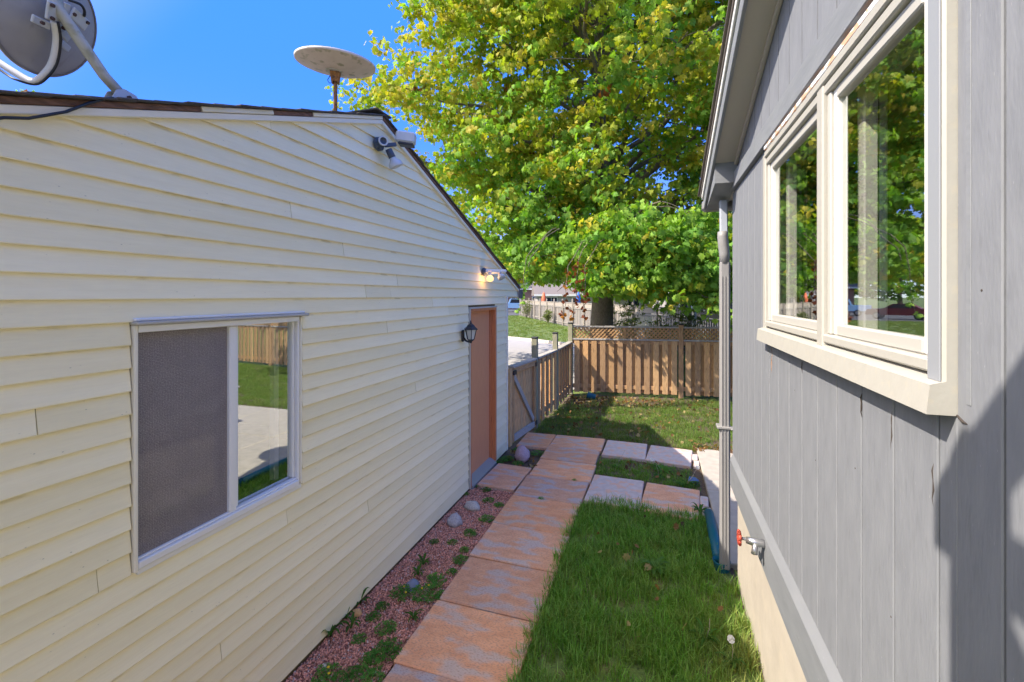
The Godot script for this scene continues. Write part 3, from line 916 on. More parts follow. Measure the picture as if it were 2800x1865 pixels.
func build_house() -> void:
	var h := thing("house", "grey house with grooved upright boarding, cream framed window and sloping eave", "house", Vector3(4.0, 0, 0))
	var back := HX + 0.010
	# thick walls, with openings for the big window and the cellar window
	var wz0 := -2.72
	var wz1 := -1.18
	block("wall", Vector3(back, 0.78, -3.92), Vector3(back + 0.14, 3.04, wz0), M.groove, h, 0.001)
	block("wall", Vector3(back, 0.78, wz1), Vector3(back + 0.14, 3.04, 6.0), M.groove, h, 0.001)
	block("wall", Vector3(back, 0.78, wz0 + 0.001), Vector3(back + 0.14, 2.03, wz1 - 0.001), M.groove, h, 0.001)
	block("wall", Vector3(back, 2.93, wz0 + 0.001), Vector3(back + 0.14, 3.04, wz1 - 0.001), M.groove, h, 0.001)
	put("gable_wall", slab_mesh([Vector2(-3.92, 3.041), Vector2(6.0, 3.041), Vector2(6.0, 5.0), Vector2(3.0, house_soffit(3.0)), Vector2(-3.92, house_soffit(-3.92))], Vector3(back, 0, 0), Vector3(0, 0, 1), Vector3(0, 1, 0), Vector3(0.14, 0, 0)), M.groove, h)
	block("eave_wall", Vector3(back + 0.001, 0.78, -3.94), Vector3(9.4, 3.17, -3.80), M.grey_paint, h, 0.004)
	block("rear_wall", Vector3(9.28, 0.78, -3.79), Vector3(9.4, 3.4, 6.0), M.grey_paint, h, 0.004)
	block("end_wall", Vector3(0.75, 0.78, 5.88), Vector3(9.27, 4.6, 6.0), M.grey_paint, h, 0.004)
	block("inner_floor", Vector3(0.75, 0.80, -3.79), Vector3(9.2, 0.90, 5.8), M.inside, h, 0.004)
	block("inner_ceiling", Vector3(0.75, 3.05, -3.79), Vector3(9.2, 3.10, 5.8), M.inside, h, 0.004)
	block("inner_wall", Vector3(4.4, 0.91, -3.79), Vector3(4.5, 3.04, 5.8), M.inside, h, 0.004)
	# foundation with a cellar window
	block("foundation", Vector3(HX + 0.03, -0.05, -3.91), Vector3(HX + 0.22, 0.79, -2.05), M.foundation, h, 0.004)
	block("foundation", Vector3(HX + 0.03, -0.05, -2.049), Vector3(HX + 0.22, 0.30, -1.20), M.foundation, h, 0.004)
	block("foundation", Vector3(HX + 0.03, -0.05, -1.199), Vector3(HX + 0.22, 0.79, 6.0), M.foundation, h, 0.004)
	block("foundation", Vector3(HX + 0.23, -0.05, -3.91), Vector3(9.35, 0.779, -3.7), M.foundation, h, 0.004)
	var cw := Node3D.new()
	cw.name = "cellar_window"
	h.add_child(cw, true)
	block("frame", Vector3(HX + 0.07, 0.301, -2.045), Vector3(HX + 0.12, 0.77, -2.00), M.lamp_white, cw)
	block("frame", Vector3(HX + 0.07, 0.301, -1.25), Vector3(HX + 0.12, 0.77, -1.205), M.lamp_white, cw)
	block("frame", Vector3(HX + 0.07, 0.301, -1.995), Vector3(HX + 0.12, 0.345, -1.255), M.lamp_white, cw)
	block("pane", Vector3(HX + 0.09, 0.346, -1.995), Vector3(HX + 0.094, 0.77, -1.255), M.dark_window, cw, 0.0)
	# skirting board with a sloping ledge
	put("skirt_board", slab_mesh([Vector2(HX - 0.022, 0.76), Vector2(HX + 0.009, 0.76), Vector2(HX + 0.009, 1.0), Vector2(HX + 0.001, 1.0), Vector2(HX - 0.022, 0.955)], Vector3(0, 0, -3.93), Vector3(1, 0, 0), Vector3(0, 1, 0), Vector3(0, 0, 9.8)), M.grey_trim, h)
	# upright boards between grooves
	var grooves := []
	var z := -3.93
	grooves.append(z)
	z = -3.862
	while z < 5.9:
		grooves.append(z)
		z += 0.1905
	var lo_cut := 2.0
	for i in grooves.size() - 1:
		var a: float = grooves[i] + 0.004
		var b: float = grooves[i + 1] - 0.004
		if a > 3.0: break
		# below the band, broken by the window
		var parts := [[a, b]]
		for e in [-2.768, -1.132]:
			var nxt := []
			for p in parts:
				if p[0] < e - 0.004 and p[1] > e + 0.004:
					nxt.append([p[0], e]); nxt.append([e, p[1]])
				else: nxt.append(p)
			parts = nxt
		for p in parts:
			var in_win: bool = p[0] > -2.77 and p[1] < -1.13
			block("wall_board", Vector3(HX, 1.0, p[0]), Vector3(back - 0.0005, lo_cut if in_win else 3.045, p[1]), M.grey_paint, h, 0.0025)
		# above the band, up to the sloping eave
		put("wall_board", slab_mesh([Vector2(a, 3.16), Vector2(b, 3.16), Vector2(b, house_soffit(b) - 0.012), Vector2(a, house_soffit(a) - 0.012)], Vector3(HX, 0, 0), Vector3(0, 0, 1), Vector3(0, 1, 0), Vector3(0.0095, 0, 0)), M.grey_paint, h) if house_soffit(a) > 3.2 else null
	block("corner_board", Vector3(HX - 0.001, 1.0, -3.945), Vector3(HX + 0.03, 3.05, -3.9305), M.grey_trim, h)
	# band board over the window, a dark crack above it
	bar("band_board", Vector3(HX - 0.010, 3.106, -3.90), Vector3(HX - 0.010, 3.086, 4.0), 0.030, 0.11, M.grey_trim, h, 0.003)
	bar("crack", Vector3(HX + 0.0005, 3.165, -3.6), Vector3(HX + 0.0005, 3.147, -2.3), 0.004, 0.004, M.dark_gap, h, 0.0)
	bar("crack", Vector3(HX + 0.0005, 3.150, -2.5), Vector3(HX + 0.0005, 3.140, 0.0), 0.004, 0.008, M.dark_gap, h, 0.0)
	bar("flashing_strip", Vector3(HX - 0.012, 3.031, -2.74), Vector3(HX - 0.012, 3.012, -1.13), 0.02, 0.020, M.flaking, h, 0.002)
	# rake overhang: soffit, frieze, bargeboard, drip edge and shingles
	var ra := Vector3(0, house_soffit(-3.72), -3.72)
	var rb := Vector3(0, house_soffit(3.0), 3.0)
	var nv := Vector3(0, 1, -0.33).normalized()
	bar("soffit", ra + Vector3(0.49, 0, 0), rb + Vector3(0.49, 0, 0), 0.15, 0.012, M.soffit, h, 0.002, nv)
	bar("frieze", ra + Vector3(HX - 0.012, -0.016, 0), rb + Vector3(HX - 0.012, -0.016, 0), 0.022, 0.03, M.soffit, h, 0.004, nv)
	var ea := Vector3(0, house_soffit(-4.36), -4.36)
	bar("bargeboard", ea + Vector3(0.405, 0, 0) + nv * 0.045, rb + Vector3(0.405, 0, 0) + nv * 0.045, 0.02, 0.15, M.grey_trim, h, 0.003, nv)
	bar("drip_edge", ea + Vector3(0.388, 0, 0) + nv * 0.10, rb + Vector3(0.388, 0, 0) + nv * 0.10, 0.014, 0.06, M.lamp_white, h, 0.003, nv)
	put("roof", slab_mesh([Vector2(-4.44, house_soffit(-4.44) + 0.125), Vector2(3.0, house_soffit(3.0) + 0.125), Vector2(10.0, house_soffit(-4.0) + 0.125), Vector2(10.0, house_soffit(-4.0) + 0.15), Vector2(3.0, house_soffit(3.0) + 0.15), Vector2(-4.44, house_soffit(-4.44) + 0.15)], Vector3(0.372, 0, 0), Vector3(0, 0, 1), Vector3(0, 1, 0), Vector3(9.4, 0, 0)), M.shingle_tan, h)
	for i in 20:
		var p := Vector3(5.0, house_soffit(-4.47 + i * 0.25) + 0.156, -4.47 + i * 0.25)
		var q := Vector3(5.0, house_soffit(-4.47 + i * 0.25 + 0.27) + 0.158, -4.47 + i * 0.25 + 0.27)
		bar("shingle_course", p, q, 9.29, 0.010, M.shingle_tan, h, 0.002, nv)
	# boxed end of the eave and its underside, gutter behind
	put("eave_box", slab_mesh([Vector2(-3.72, 3.085), Vector2(-3.72, house_soffit(-3.72)), Vector2(-4.36, house_soffit(-4.36) + 0.05), Vector2(-4.36, 3.0)], Vector3(0.416, 0, 0), Vector3(0, 0, 1), Vector3(0, 1, 0), Vector3(0.154, 0, 0)), M.grey_trim, h)
	block("eave_soffit", Vector3(0.571, 3.07, -4.36), Vector3(9.6, 3.09, -3.945), M.soffit, h)
	block("gutter", Vector3(0.39, 3.0, -4.50), Vector3(9.7, 3.10, -4.365), M.pipe, h, 0.02)
	# downpipe: blue-grey outlet, a crooked joint, then a ribbed cream pipe to the drain
	var dp := Node3D.new()
	dp.name = "downpipe"
	h.add_child(dp, true)
	bar("outlet", Vector3(0.519, 2.66, -4.0400), Vector3(0.519, 3.02, -4.0800), 0.058, 0.06, M.pipe_blue, dp, 0.008, Vector3(0, 0, 1))
	put("elbow", tube_mesh([Vector3(0.504, 2.76, -4.0250), Vector3(0.506, 2.72, -4.0250), Vector3(0.514, 2.65, -4.0300), Vector3(0.522, 2.58, -4.0350), Vector3(0.524, 2.50, -4.0350)], [0.034, 0.039, 0.041, 0.040, 0.037], 10), M.pipe, dp)
	bar("pipe", Vector3(0.524, 0.03, -4.0300), Vector3(0.524, 2.52, -4.0350), 0.078, 0.062, M.pipe, dp, 0.014, Vector3(0, 0, 1))
	for k in 3:
		bar("rib", Vector3(0.501 + 0.023 * k, 0.04, -3.9955), Vector3(0.501 + 0.023 * k, 2.40, -4.0005), 0.007, 0.006, M.pipe, dp, 0.002, Vector3(0, 0, 1))
	block("strap", Vector3(0.463, 1.165, -4.09), Vector3(0.571, 1.19, -3.9880), M.pipe, dp, 0.006)
	block("strap", Vector3(0.5575, 1.18, -4.03), Vector3(0.60, 1.19, -3.93), M.pipe, dp, 0.003)
	# the big window
	var w := Node3D.new()
	w.name = "window"
	h.add_child(w, true)
	var za := -2.768
	var zb := -1.132
	var y0 := 2.0
	var y1 := 3.0
	block("casing", Vector3(HX - 0.022, y0, za), Vector3(HX + 0.03, y1, za + 0.055), M.frame_paint, w, 0.005)
	block("casing", Vector3(HX - 0.022, y0, zb - 0.055), Vector3(HX + 0.03, y1, zb), M.frame_paint, w, 0.005)
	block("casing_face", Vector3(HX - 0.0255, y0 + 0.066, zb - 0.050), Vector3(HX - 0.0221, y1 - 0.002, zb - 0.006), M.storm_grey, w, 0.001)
	block("caulk", Vector3(HX - 0.0015, y0 + 0.03, zb + 0.030), Vector3(HX + 0.0005, y1 + 0.05, zb + 0.044), M.grey_trim, w, 0.001)
	block("casing", Vector3(HX - 0.026, y1 - 0.030, za + 0.0555), Vector3(HX + 0.03, y1 + 0.004, zb - 0.0555), M.frame_paint, w, 0.005)
	block("head_rail", Vector3(HX - 0.018, y1 - 0.066, za + 0.0555), Vector3(HX + 0.03, y1 - 0.0305, zb - 0.0555), M.frame_paint, w, 0.005)
	put("sill", slab_mesh([Vector2(HX - 0.050, y0), Vector2(HX + 0.03, y0), Vector2(HX + 0.03, y0 + 0.082), Vector2(HX - 0.044, y0 + 0.060)], Vector3(0, 0, za - 0.012), Vector3(1, 0, 0), Vector3(0, 1, 0), Vector3(0, 0, zb - za + 0.012)), M.frame_paint, w)
	block("sill_rail", Vector3(HX - 0.022, y0 + 0.078, za + 0.0555), Vector3(HX + 0.03, y0 + 0.108, zb - 0.0555), M.frame_paint, w, 0.005)
	block("mullion", Vector3(HX - 0.0245, y0 + 0.062, -1.885), Vector3(HX + 0.03, y1 - 0.031, -1.825), M.frame_paint, w, 0.005)
	for s in [[za + 0.0555, -1.8855], [-1.8245, zb - 0.0555]]:
		var a: float = s[0]
		var b: float = s[1]
		for e in [[a, a + 0.03, 0.0], [b - 0.03, b, 0.0]]:
			block("sash_frame", Vector3(HX - 0.010, y0 + 0.1085, e[0]), Vector3(HX + 0.032, y1 - 0.0665, e[1]), M.white_trim, w, 0.004)
		for e in [[a + 0.0305, a + 0.062], [b - 0.062, b - 0.0305]]:
			block("sash_frame", Vector3(HX - 0.001, y0 + 0.1085, e[0]), Vector3(HX + 0.032, y1 - 0.0665, e[1]), M.lamp_white, w, 0.004)
		block("sash_rail", Vector3(HX - 0.003, y0 + 0.1085, a + 0.0625), Vector3(HX + 0.032, y0 + 0.145, b - 0.0625), M.white_trim, w, 0.004)
		block("sash_rail", Vector3(HX - 0.003, y1 - 0.105, a + 0.0625), Vector3(HX + 0.032, y1 - 0.0665, b - 0.0625), M.white_trim, w, 0.004)
		pane("pane", HX + 0.014, y0 + 0.1455, y1 - 0.1055, a + 0.0625, b - 0.0625, M.pane_house, w)
		block("inner_stile", Vector3(HX + 0.07, y0 + 0.11, a + 0.02), Vector3(HX + 0.11, y1 - 0.07, a + 0.075), M.lamp_white, w, 0.004)
		block("inner_sill", Vector3(HX + 0.04, y0 + 0.085, a), Vector3(HX + 0.13, y0 + 0.115, b), M.lamp_white, w, 0.004)
		for k in 1:
			block("blind_slat", Vector3(HX + 0.19, y0 + 0.10, a - 0.13 + k * 0.12), Vector3(HX + 0.194, y1 + 0.02, a - 0.075 + k * 0.12), M.blind, w, 0.001)
	# wear on the boards: nail heads, chips and splits below the sill
	rng.seed = 77
	for e in [[-1.62, 1.72], [-1.98, 1.62], [-2.25, 1.83], [-1.40, 1.42], [-3.2, 2.3], [-1.06, 2.25], [-1.28, 1.15]]:
		put("nail", lathe_mesh([Vector2(0.0, 0.0), Vector2(0.003, 0.0), Vector2(0.002, 0.001), Vector2(0, 0.0015)], 8, Transform3D(Basis(Vector3.BACK, PI / 2), Vector3(HX + 0.0002, e[1], e[0]))), M.dark_gap, h)
	for e in [[-2.66, 1.985, 0.13, 0.006, true], [-2.675, 1.90, 0.07, 0.005, true], [-1.40, 1.95, 0.11, 0.005, false], [-1.215, 1.88, 0.10, 0.005, false], [-1.58, 1.955, 0.07, 0.006, false], [-1.215, 1.06, 0.09, 0.006, false], [-2.15, 1.97, 0.05, 0.005, false]]:
		var zz: float = e[0]
		var pts := []
		for i in 6:
			pts.append(Vector3(HX + 0.0006, float(e[1]) - float(e[2]) * i / 5.0, zz + rng.randf_range(-0.006, 0.006)))
		put("split", tube_mesh(pts, [0.0005, 0.0026, 0.0018, 0.003, 0.0016, 0.0005], 5), M.rust if e[4] else M.dark_gap, h)
	put("split", tube_mesh([Vector3(HX - 0.001, 2.002, -1.13), Vector3(HX - 0.001, 1.994, -1.112), Vector3(HX, 1.992, -1.10)], [0.002, 0.003, 0.001], 6), M.dark_gap, h)
	# outdoor tap on the skirting board
	var t := thing("garden_tap", "chrome outdoor tap with a red wheel handle on the grey skirting board", "tap", Vector3(HX - 0.03, 0.86, -2.72))
	var c := Vector3(HX - 0.022, 0.915, -2.72)
	put("body", tube_mesh([c + Vector3(0.0, 0, 0), c + Vector3(-0.055, 0, -0.01), c + Vector3(-0.085, -0.002, -0.02)], [0.020, 0.022, 0.017], 12), M.chrome, t)
	put("spout", tube_mesh([c + Vector3(-0.045, -0.005, 0.0), c + Vector3(-0.05, -0.035, 0.01), c + Vector3(-0.052, -0.055, 0.012)], [0.015, 0.014, 0.016], 10), M.chrome, t)
	put("stem", tube_mesh([c + Vector3(-0.08, 0, -0.02), c + Vector3(-0.115, 0.0, -0.03)], [0.008], 8), M.chrome, t)
	var st := begin(true)
	var hub := c + Vector3(-0.118, 0.0, -0.031)
	for k in 9:
		var a := TAU * k / 8.0
		var b := TAU * (k + 1) / 8.0
		var ra2 := 0.032 + (0.004 if k % 2 else 0.0)
		tube(st, [hub + Vector3(0.0, cos(a) * ra2, sin(a) * ra2), hub + Vector3(0.0, cos(b) * 0.034, sin(b) * 0.034)], [0.009], 6)
	tube(st, [hub + Vector3(0, 0.03, 0), hub - Vector3(0, 0.03, 0)], [0.008], 6)
	tube(st, [hub + Vector3(0, 0, 0.03), hub - Vector3(0, 0, 0.03)], [0.008], 6)
	put("handle", done(st), M.red, t)
	# teal drain: a socket round the foot of the downpipe and a half pipe leading off
	var dr := thing("drain_pipe", "teal plastic drain pipe lying by the foot of the downpipe", "drain pipe", Vector3(0.5, 0, -4.1))
	put("pipe", tube_mesh([Vector3(0.490, 0.05, -4.14), Vector3(0.492, 0.06, -4.5), Vector3(0.498, 0.058, -4.95)], [0.044, 0.044, 0.046], 14), M.teal, dr)
	put("socket", lathe_mesh([Vector2(0.055, 0.0), Vector2(0.064, 0.06), Vector2(0.070, 0.08), Vector2(0.065, 0.08), Vector2(0.055, 0.04)], 18, Transform3D(Basis(), Vector3(0.505, 0.0, -4.06))), M.teal, dr)
	# added unseen post and rafter beside the camera, shaped to shade the boards
	var pp := thing("shadow_post", "unseen timber post with sloping rafter, added to cast the shadow on the grey wall", "post", Vector3(-0.9, 0, 0.0))
	var o := Vector3(-0.9, 1.8375, 1.047)
	var uz := Vector3(0, 0, 1)
	var uy := Vector3(0, 1, 0)
	put("post", slab_mesh([Vector2(-1.135, -1.8375), Vector2(-1.006, -1.8375), Vector2(-1.006, 1.95), Vector2(-1.135, 1.95)], o - Vector3(0.03, 0, 0), uz, uy, Vector3(0.06, 0, 0)), M.wood_d, pp)
	put("rail", slab_mesh([Vector2(-1.200, 1.72), Vector2(-0.60, 1.72), Vector2(-0.60, 1.82), Vector2(-1.200, 1.82)], o + Vector3(0.031, -0.0575, -0.0328), uz, uy, Vector3(0.03, 0, 0)), M.wood_d, pp)
	put("rafter", slab_mesh([Vector2(-1.200, 1.84), Vector2(-0.60, 2.60), Vector2(-0.60, 2.42), Vector2(-1.0, 1.89), Vector2(-1.10, 1.72)], o + Vector3(-0.061, 0.0575, 0.0328), uz, uy, Vector3(0.03, 0, 0)), M.wood_d, pp)
	put("brace", slab_mesh([Vector2(-1.02, 1.695), Vector2(-0.60, 1.30), Vector2(-0.60, 1.20), Vector2(-1.02, 1.60)], o + Vector3(-0.0925, 0.097, 0.055), uz, uy, Vector3(0.03, 0, 0)), M.wood_d, pp)

# ------------------------------------------------------------------ fences
func fence_post(p: Vector3, h: float, parent: Node3D, mat: Material, w := 0.095) -> void:
	set_at("post", box_mesh(Vector3(w, h, w), 0.006), mat, parent, Transform3D(Basis(), p + Vector3(0, h / 2.0, 0)))
	set_at("post_cap", box_mesh(Vector3(w + 0.016, 0.03, w + 0.016), 0.012), M.black, parent, Transform3D(Basis(), p + Vector3(0, h + 0.0155, 0)))

func build_fences() -> void:
	var woods := [M.wood_a, M.wood_b, M.wood_c, M.wood_d]
	# gate between the garage corner and the first post
	var ga := Vector3(-2.09, 0, -6.30)
	var gb := Vector3(-1.965, 0, -7.36)
	var gate := thing("gate", "low wooden gate with a diagonal brace beside the garage corner", "gate", (ga + gb) / 2.0)
	var d := (gb - ga).normalized()
	var n := Vector3(-d.z, 0, d.x)      # towards the yard
	if n.x < 0: n = -n
	var L := ga.distance_to(gb)
	var nb := 9
	for i in nb:
		var c := ga + d * (0.06 + (L - 0.10) * (i + 0.5) / nb)
		set_at("board", box_mesh(Vector3(0.020, 1.10, (L - 0.10) / nb - 0.004), 0.003), woods[rng.randi() % 3], gate, Transform3D(along(ga, gb), c + Vector3(0, 0.62, 0)))
	set_at("stile", box_mesh(Vector3(0.04, 1.14, 0.095), 0.005), M.wood_a, gate, Transform3D(along(ga, gb), ga + d * 0.05 + n * 0.03 + Vector3(0, 0.60, 0)))
	set_at("stile", box_mesh(Vector3(0.04, 1.10, 0.06), 0.005), M.wood_b, gate, Transform3D(along(ga, gb), ga + d * 0.135 + n * 0.03 + Vector3(0, 0.61, 0)))
	set_at("stile", box_mesh(Vector3(0.04, 1.10, 0.07), 0.005), M.wood_b, gate, Transform3D(along(ga, gb), gb - d * 0.045 + n * 0.03 + Vector3(0, 0.61, 0)))
	bar("rail", ga + d * 0.17 + n * 0.033 + Vector3(0, 1.125, 0), gb - d * 0.085 + n * 0.033 + Vector3(0, 1.125, 0), 0.035, 0.085, M.wood_level, gate)
	bar("rail", ga + d * 0.17 + n * 0.034 + Vector3(0, 0.115, 0), gb - d * 0.085 + n * 0.034 + Vector3(0, 0.115, 0), 0.037, 0.095, M.rail_grey, gate)
	bar("top_cap", ga + d * 0.10 + n * 0.02 + Vector3(0, 1.187, 0), gb + n * 0.02 + Vector3(0, 1.187, 0), 0.11, 0.03, M.rail_grey, gate)
	bar("brace", ga + d * 0.175 + n * 0.032 + Vector3(0, 1.045, 0), gb - d * 0.10 + n * 0.032 + Vector3(0, 0.20, 0), 0.032, 0.075, M.rail_grey, gate)
	set_at("latch", box_mesh(Vector3(0.03, 0.07, 0.10), 0.01), M.black, gate, Transform3D(along(ga, gb), ga + d * 0.15 + n * 0.065 + Vector3(0, 1.10, 0)))
	for y in [0.13, 1.10]:
		set_at("hinge", box_mesh(Vector3(0.012, 0.07, 0.07), 0.003), M.black, gate, Transform3D(along(ga, gb), gb - d * 0.02 + n * 0.058 + Vector3(0, y, 0)))
	# fence running back from the gate
	var fa := Vector3(-1.96, 0, -7.42)
	var fb := Vector3(-1.88, 0, -8.68)
	var fc := Vector3(-1.875, 0, -10.28)
	var f := thing("side_fence", "low wooden fence of upright boards running from the gate to the lattice fence", "fence", fb)
	fence_post(fa, 1.52, f, M.post_green)
	fence_post(fb, 1.50, f, M.post_green)
	for s in [[fa, fb], [fb, fc]]:
		var p: Vector3 = s[0]
		var q: Vector3 = s[1]
		var dd := (q - p).normalized()
		var nn := Vector3(-dd.z, 0, dd.x)
		if nn.x < 0: nn = -nn
		var len_ := p.distance_to(q) - 0.10
		var cnt := int(round(len_ / 0.135))
		for i in cnt:
			var c := p + dd * (0.05 + len_ * (i + 0.5) / cnt)
			var off := 0.030 if i % 2 == 0 else -0.032
			set_at("board", box_mesh(Vector3(0.019, 1.10, 0.128), 0.003), woods[rng.randi() % 4], f, Transform3D(along(p, q), c + nn * off + Vector3(0, 0.615 + rng.randf_range(-0.01, 0.01), 0)))
		for y in [0.20, 1.10]:
			bar("rail", p + dd * 0.05 + Vector3(0, y, 0), q - dd * 0.05 + Vector3(0, y, 0), 0.036, 0.085, M.wood_level, f)
		bar("top_cap", p + dd * 0.05 + Vector3(0, 1.187, 0), q - dd * 0.05 + Vector3(0, 1.187, 0), 0.12, 0.032, M.rail_grey, f)
	# fence across the back with a lattice top
	var g := thing("lattice_fence", "wooden back fence of alternating boards with a lattice strip on top", "fence", Vector3(0.5, 0, -10.5))
	var u := Vector3(1, 0, -0.134).normalized()
	var face := Vector3(0.134, 0, 1).normalized()
	var start := fc
	var posts := [0.0, 2.40, 4.80, 7.20, 9.60, 11.4]
	for i in posts.size():
		fence_post(start + u * posts[i], 1.60, g, M.wood_d if i else M.post_green, 0.10)
	for b in posts.size() - 1:
		var p: Vector3 = start + u * (posts[b] + 0.05)
		var q: Vector3 = start + u * (posts[b + 1] - 0.05)
		var len_ := p.distance_to(q)
		bar("rail", p + Vector3(0, 1.20, 0), q + Vector3(0, 1.20, 0), 0.036, 0.085, M.wood_level, g)
		bar("rail", p + Vector3(0, 0.20, 0), q + Vector3(0, 0.20, 0), 0.036, 0.085, M.wood_level, g)
		bar("lattice_rail", p + Vector3(0, 1.262, 0), q + Vector3(0, 1.262, 0), 0.10, 0.032, M.rail_grey, g)
		bar("lattice_rail", p + Vector3(0, 1.545, 0), q + Vector3(0, 1.545, 0), 0.06, 0.034, M.rail_grey, g)
		set_at("lattice_stile", box_mesh(Vector3(0.05, 0.245, 0.04), 0.003), M.wood_b, g, Transform3D(Basis(), (p + q) / 2.0 + Vector3(0, 1.404, 0)))
		var cnt := int(round(len_ / 0.187))
		for i in cnt:
			var t := len_ * (i + 0.5) / cnt
			set_at("board", box_mesh(Vector3(0.019, 1.17, 0.118), 0.003), woods[rng.randi() % 4], g, Transform3D(along(p, q), p + u * t + face * 0.029 + Vector3(0, 0.655 + rng.randf_range(-0.012, 0.008), 0)))
			if i < cnt - 1:
				set_at("rear_board", box_mesh(Vector3(0.019, 1.17, 0.100), 0.003), woods[rng.randi() % 4], g, Transform3D(along(p, q), p + u * (t + len_ * 0.5 / cnt + 0.012) - face * 0.029 + Vector3(0, 0.655, 0)))
		# lattice: two layers of slats, joined because each is under a pixel or two wide
		var st := begin()
		for layer in 2:
			var sg := 1.0 if layer == 0 else -1.0
			var x := -0.25
			while x < len_ + 0.25:
				var xa := x
				var xb := x + sg * 0.25
				var ya := 1.28
				var yb := 1.53
				if sg > 0:
					if xa < 0: ya += -xa; xa = 0.0
					if xb > len_: yb -= xb - len_; xb = len_
				else:
					if xb < 0: yb += xb; xb = 0.0
					if xa > len_: ya += xa - len_; xa = len_
				if yb - ya > 0.02:
					var a := p + u * xa + Vector3(0, ya, 0) + face * (0.006 - 0.012 * layer)
					var c := p + u * xb + Vector3(0, yb, 0) + face * (0.006 - 0.012 * layer)
					cbox(st, Vector3(0.009, 0.030, a.distance_to(c)), 0.0, Transform3D(along(a, c, face.cross((c - a).normalized())), (a + c) / 2.0))
				x += 0.088
		put("lattice", done(st), M.wood_b, g).set_meta("kind", "stuff")
	# long weathered fence on the far side of the lawn
	var lf := thing("grey_fence", "long weathered grey board fence behind the maple tree", "fence", Vector3(-4, 0, -29))
	var a0 := Vector3(-14.6, 0, -49.0)
	var a1 := Vector3(4.6, 0, -11.95)
	var du := (a1 - a0).normalized()
	var fn := Vector3(-du.z, 0, du.x)
	if fn.z < 0: fn = -fn
	var total := a0.distance_to(a1)
	var olds := [M.old_a, M.old_b, M.old_c]
	var nbs := 292
	for i in nbs:
		var c := a0 + du * (total * (i + 0.5) / nbs)
		var off := 0.03
		set_at("board", box_mesh(Vector3(0.018, 1.36, 0.092), 0.0), olds[rng.randi() % 3], lf, Transform3D(along(a0, a1), c - fn * off + Vector3(0, 0.72, 0)))
	var np := 18
	for i in np:
		var c := a0 + du * (total * i / (np - 1.0))
		set_at("post", box_mesh(Vector3(0.10, 2.0, 0.10), 0.01), M.old_c, lf, Transform3D(Basis(), c + fn * 0.06 + Vector3(0, 1.0, 0)))
		if i < np - 1:
			var e := a0 + du * (total * (i + 1) / (np - 1.0))
			for y in [0.25, 1.38]:
				bar("rail", c + Vector3(0, y, 0) + du * 0.05, e + Vector3(0, y, 0) - du * 0.05, 0.036, 0.08, M.old_a, lf, 0.0)
			bar("top_rail", c + Vector3(0, 1.74, 0) + du * 0.05, e + Vector3(0, 1.74, 0) - du * 0.05, 0.07, 0.045, M.old_c, lf, 0.0)
			bar("lattice_panel", c + Vector3(0, 1.57, 0) + du * 0.05, e + Vector3(0, 1.57, 0) - du * 0.05, 0.012, 0.26, M.old_c, lf, 0.0)

# ------------------------------------------------------------------ things far behind
func bungalow(at: Vector3, turn: float, size: Vector3, roof_h: float, wall: Material, label: String, upper := false) -> void:
	var b := thing("bungalow", label, "house", at)
	b.rotation.y = turn
	var P := func(n: String, lo: Vector3, hi: Vector3, m: Material, par: Node3D) -> void:
		var o := MeshInstance3D.new()
		o.name = numbered(par, n)
		o.mesh = box_mesh(hi - lo, 0.01)
		o.set_surface_override_material(0, m)
		o.position = (lo + hi) / 2.0
		par.add_child(o, true)
	var hx := size.x / 2.0
	var hz := size.z / 2.0
	P.call("wall", Vector3(-hx, 0, -hz), Vector3(hx, size.y, hz), wall, b)
	var st := begin()
	slab(st, [Vector2(-hz - 0.5, size.y - 0.1), Vector2(hz + 0.5, size.y - 0.1), Vector2(hz + 0.5, size.y + 0.08), Vector2(0, size.y + roof_h), Vector2(-hz - 0.5, size.y + 0.08)], Vector3(-hx - 0.4, 0, 0), Vector3(0, 0, 1), Vector3(0, 1, 0), Vector3(size.x + 0.8, 0, 0))
	var o := MeshInstance3D.new()
	o.name = "roof"
	o.mesh = done(st)
	o.set_surface_override_material(0, M.shingle_tan)
	b.add_child(o)
	P.call("fascia", Vector3(-hx - 0.42, size.y - 0.16, hz + 0.501), Vector3(hx + 0.42, size.y + 0.06, hz + 0.53), M.lamp_white, b)
	P.call("chimney", Vector3(hx * 0.35, size.y + roof_h * 0.5, -0.4), Vector3(hx * 0.35 + 0.7, size.y + roof_h + 0.7, 0.3), M.brick, b)
	for i in 4:
		var x := -hx + size.x * (i + 0.5) / 4.0
		var w := Node3D.new()
		w.name = numbered(b, "window")
		b.add_child(w, true)
		P.call("frame", Vector3(x - 0.75, 0.95, hz + 0.005), Vector3(x + 0.75, 2.1, hz + 0.06), M.lamp_white, w)
		P.call("pane", Vector3(x - 0.66, 1.04, hz + 0.061), Vector3(x - 0.03, 2.01, hz + 0.07), M.dark_window, w)
		P.call("pane", Vector3(x + 0.03, 1.04, hz + 0.061), Vector3(x + 0.66, 2.01, hz + 0.07), M.dark_window, w)

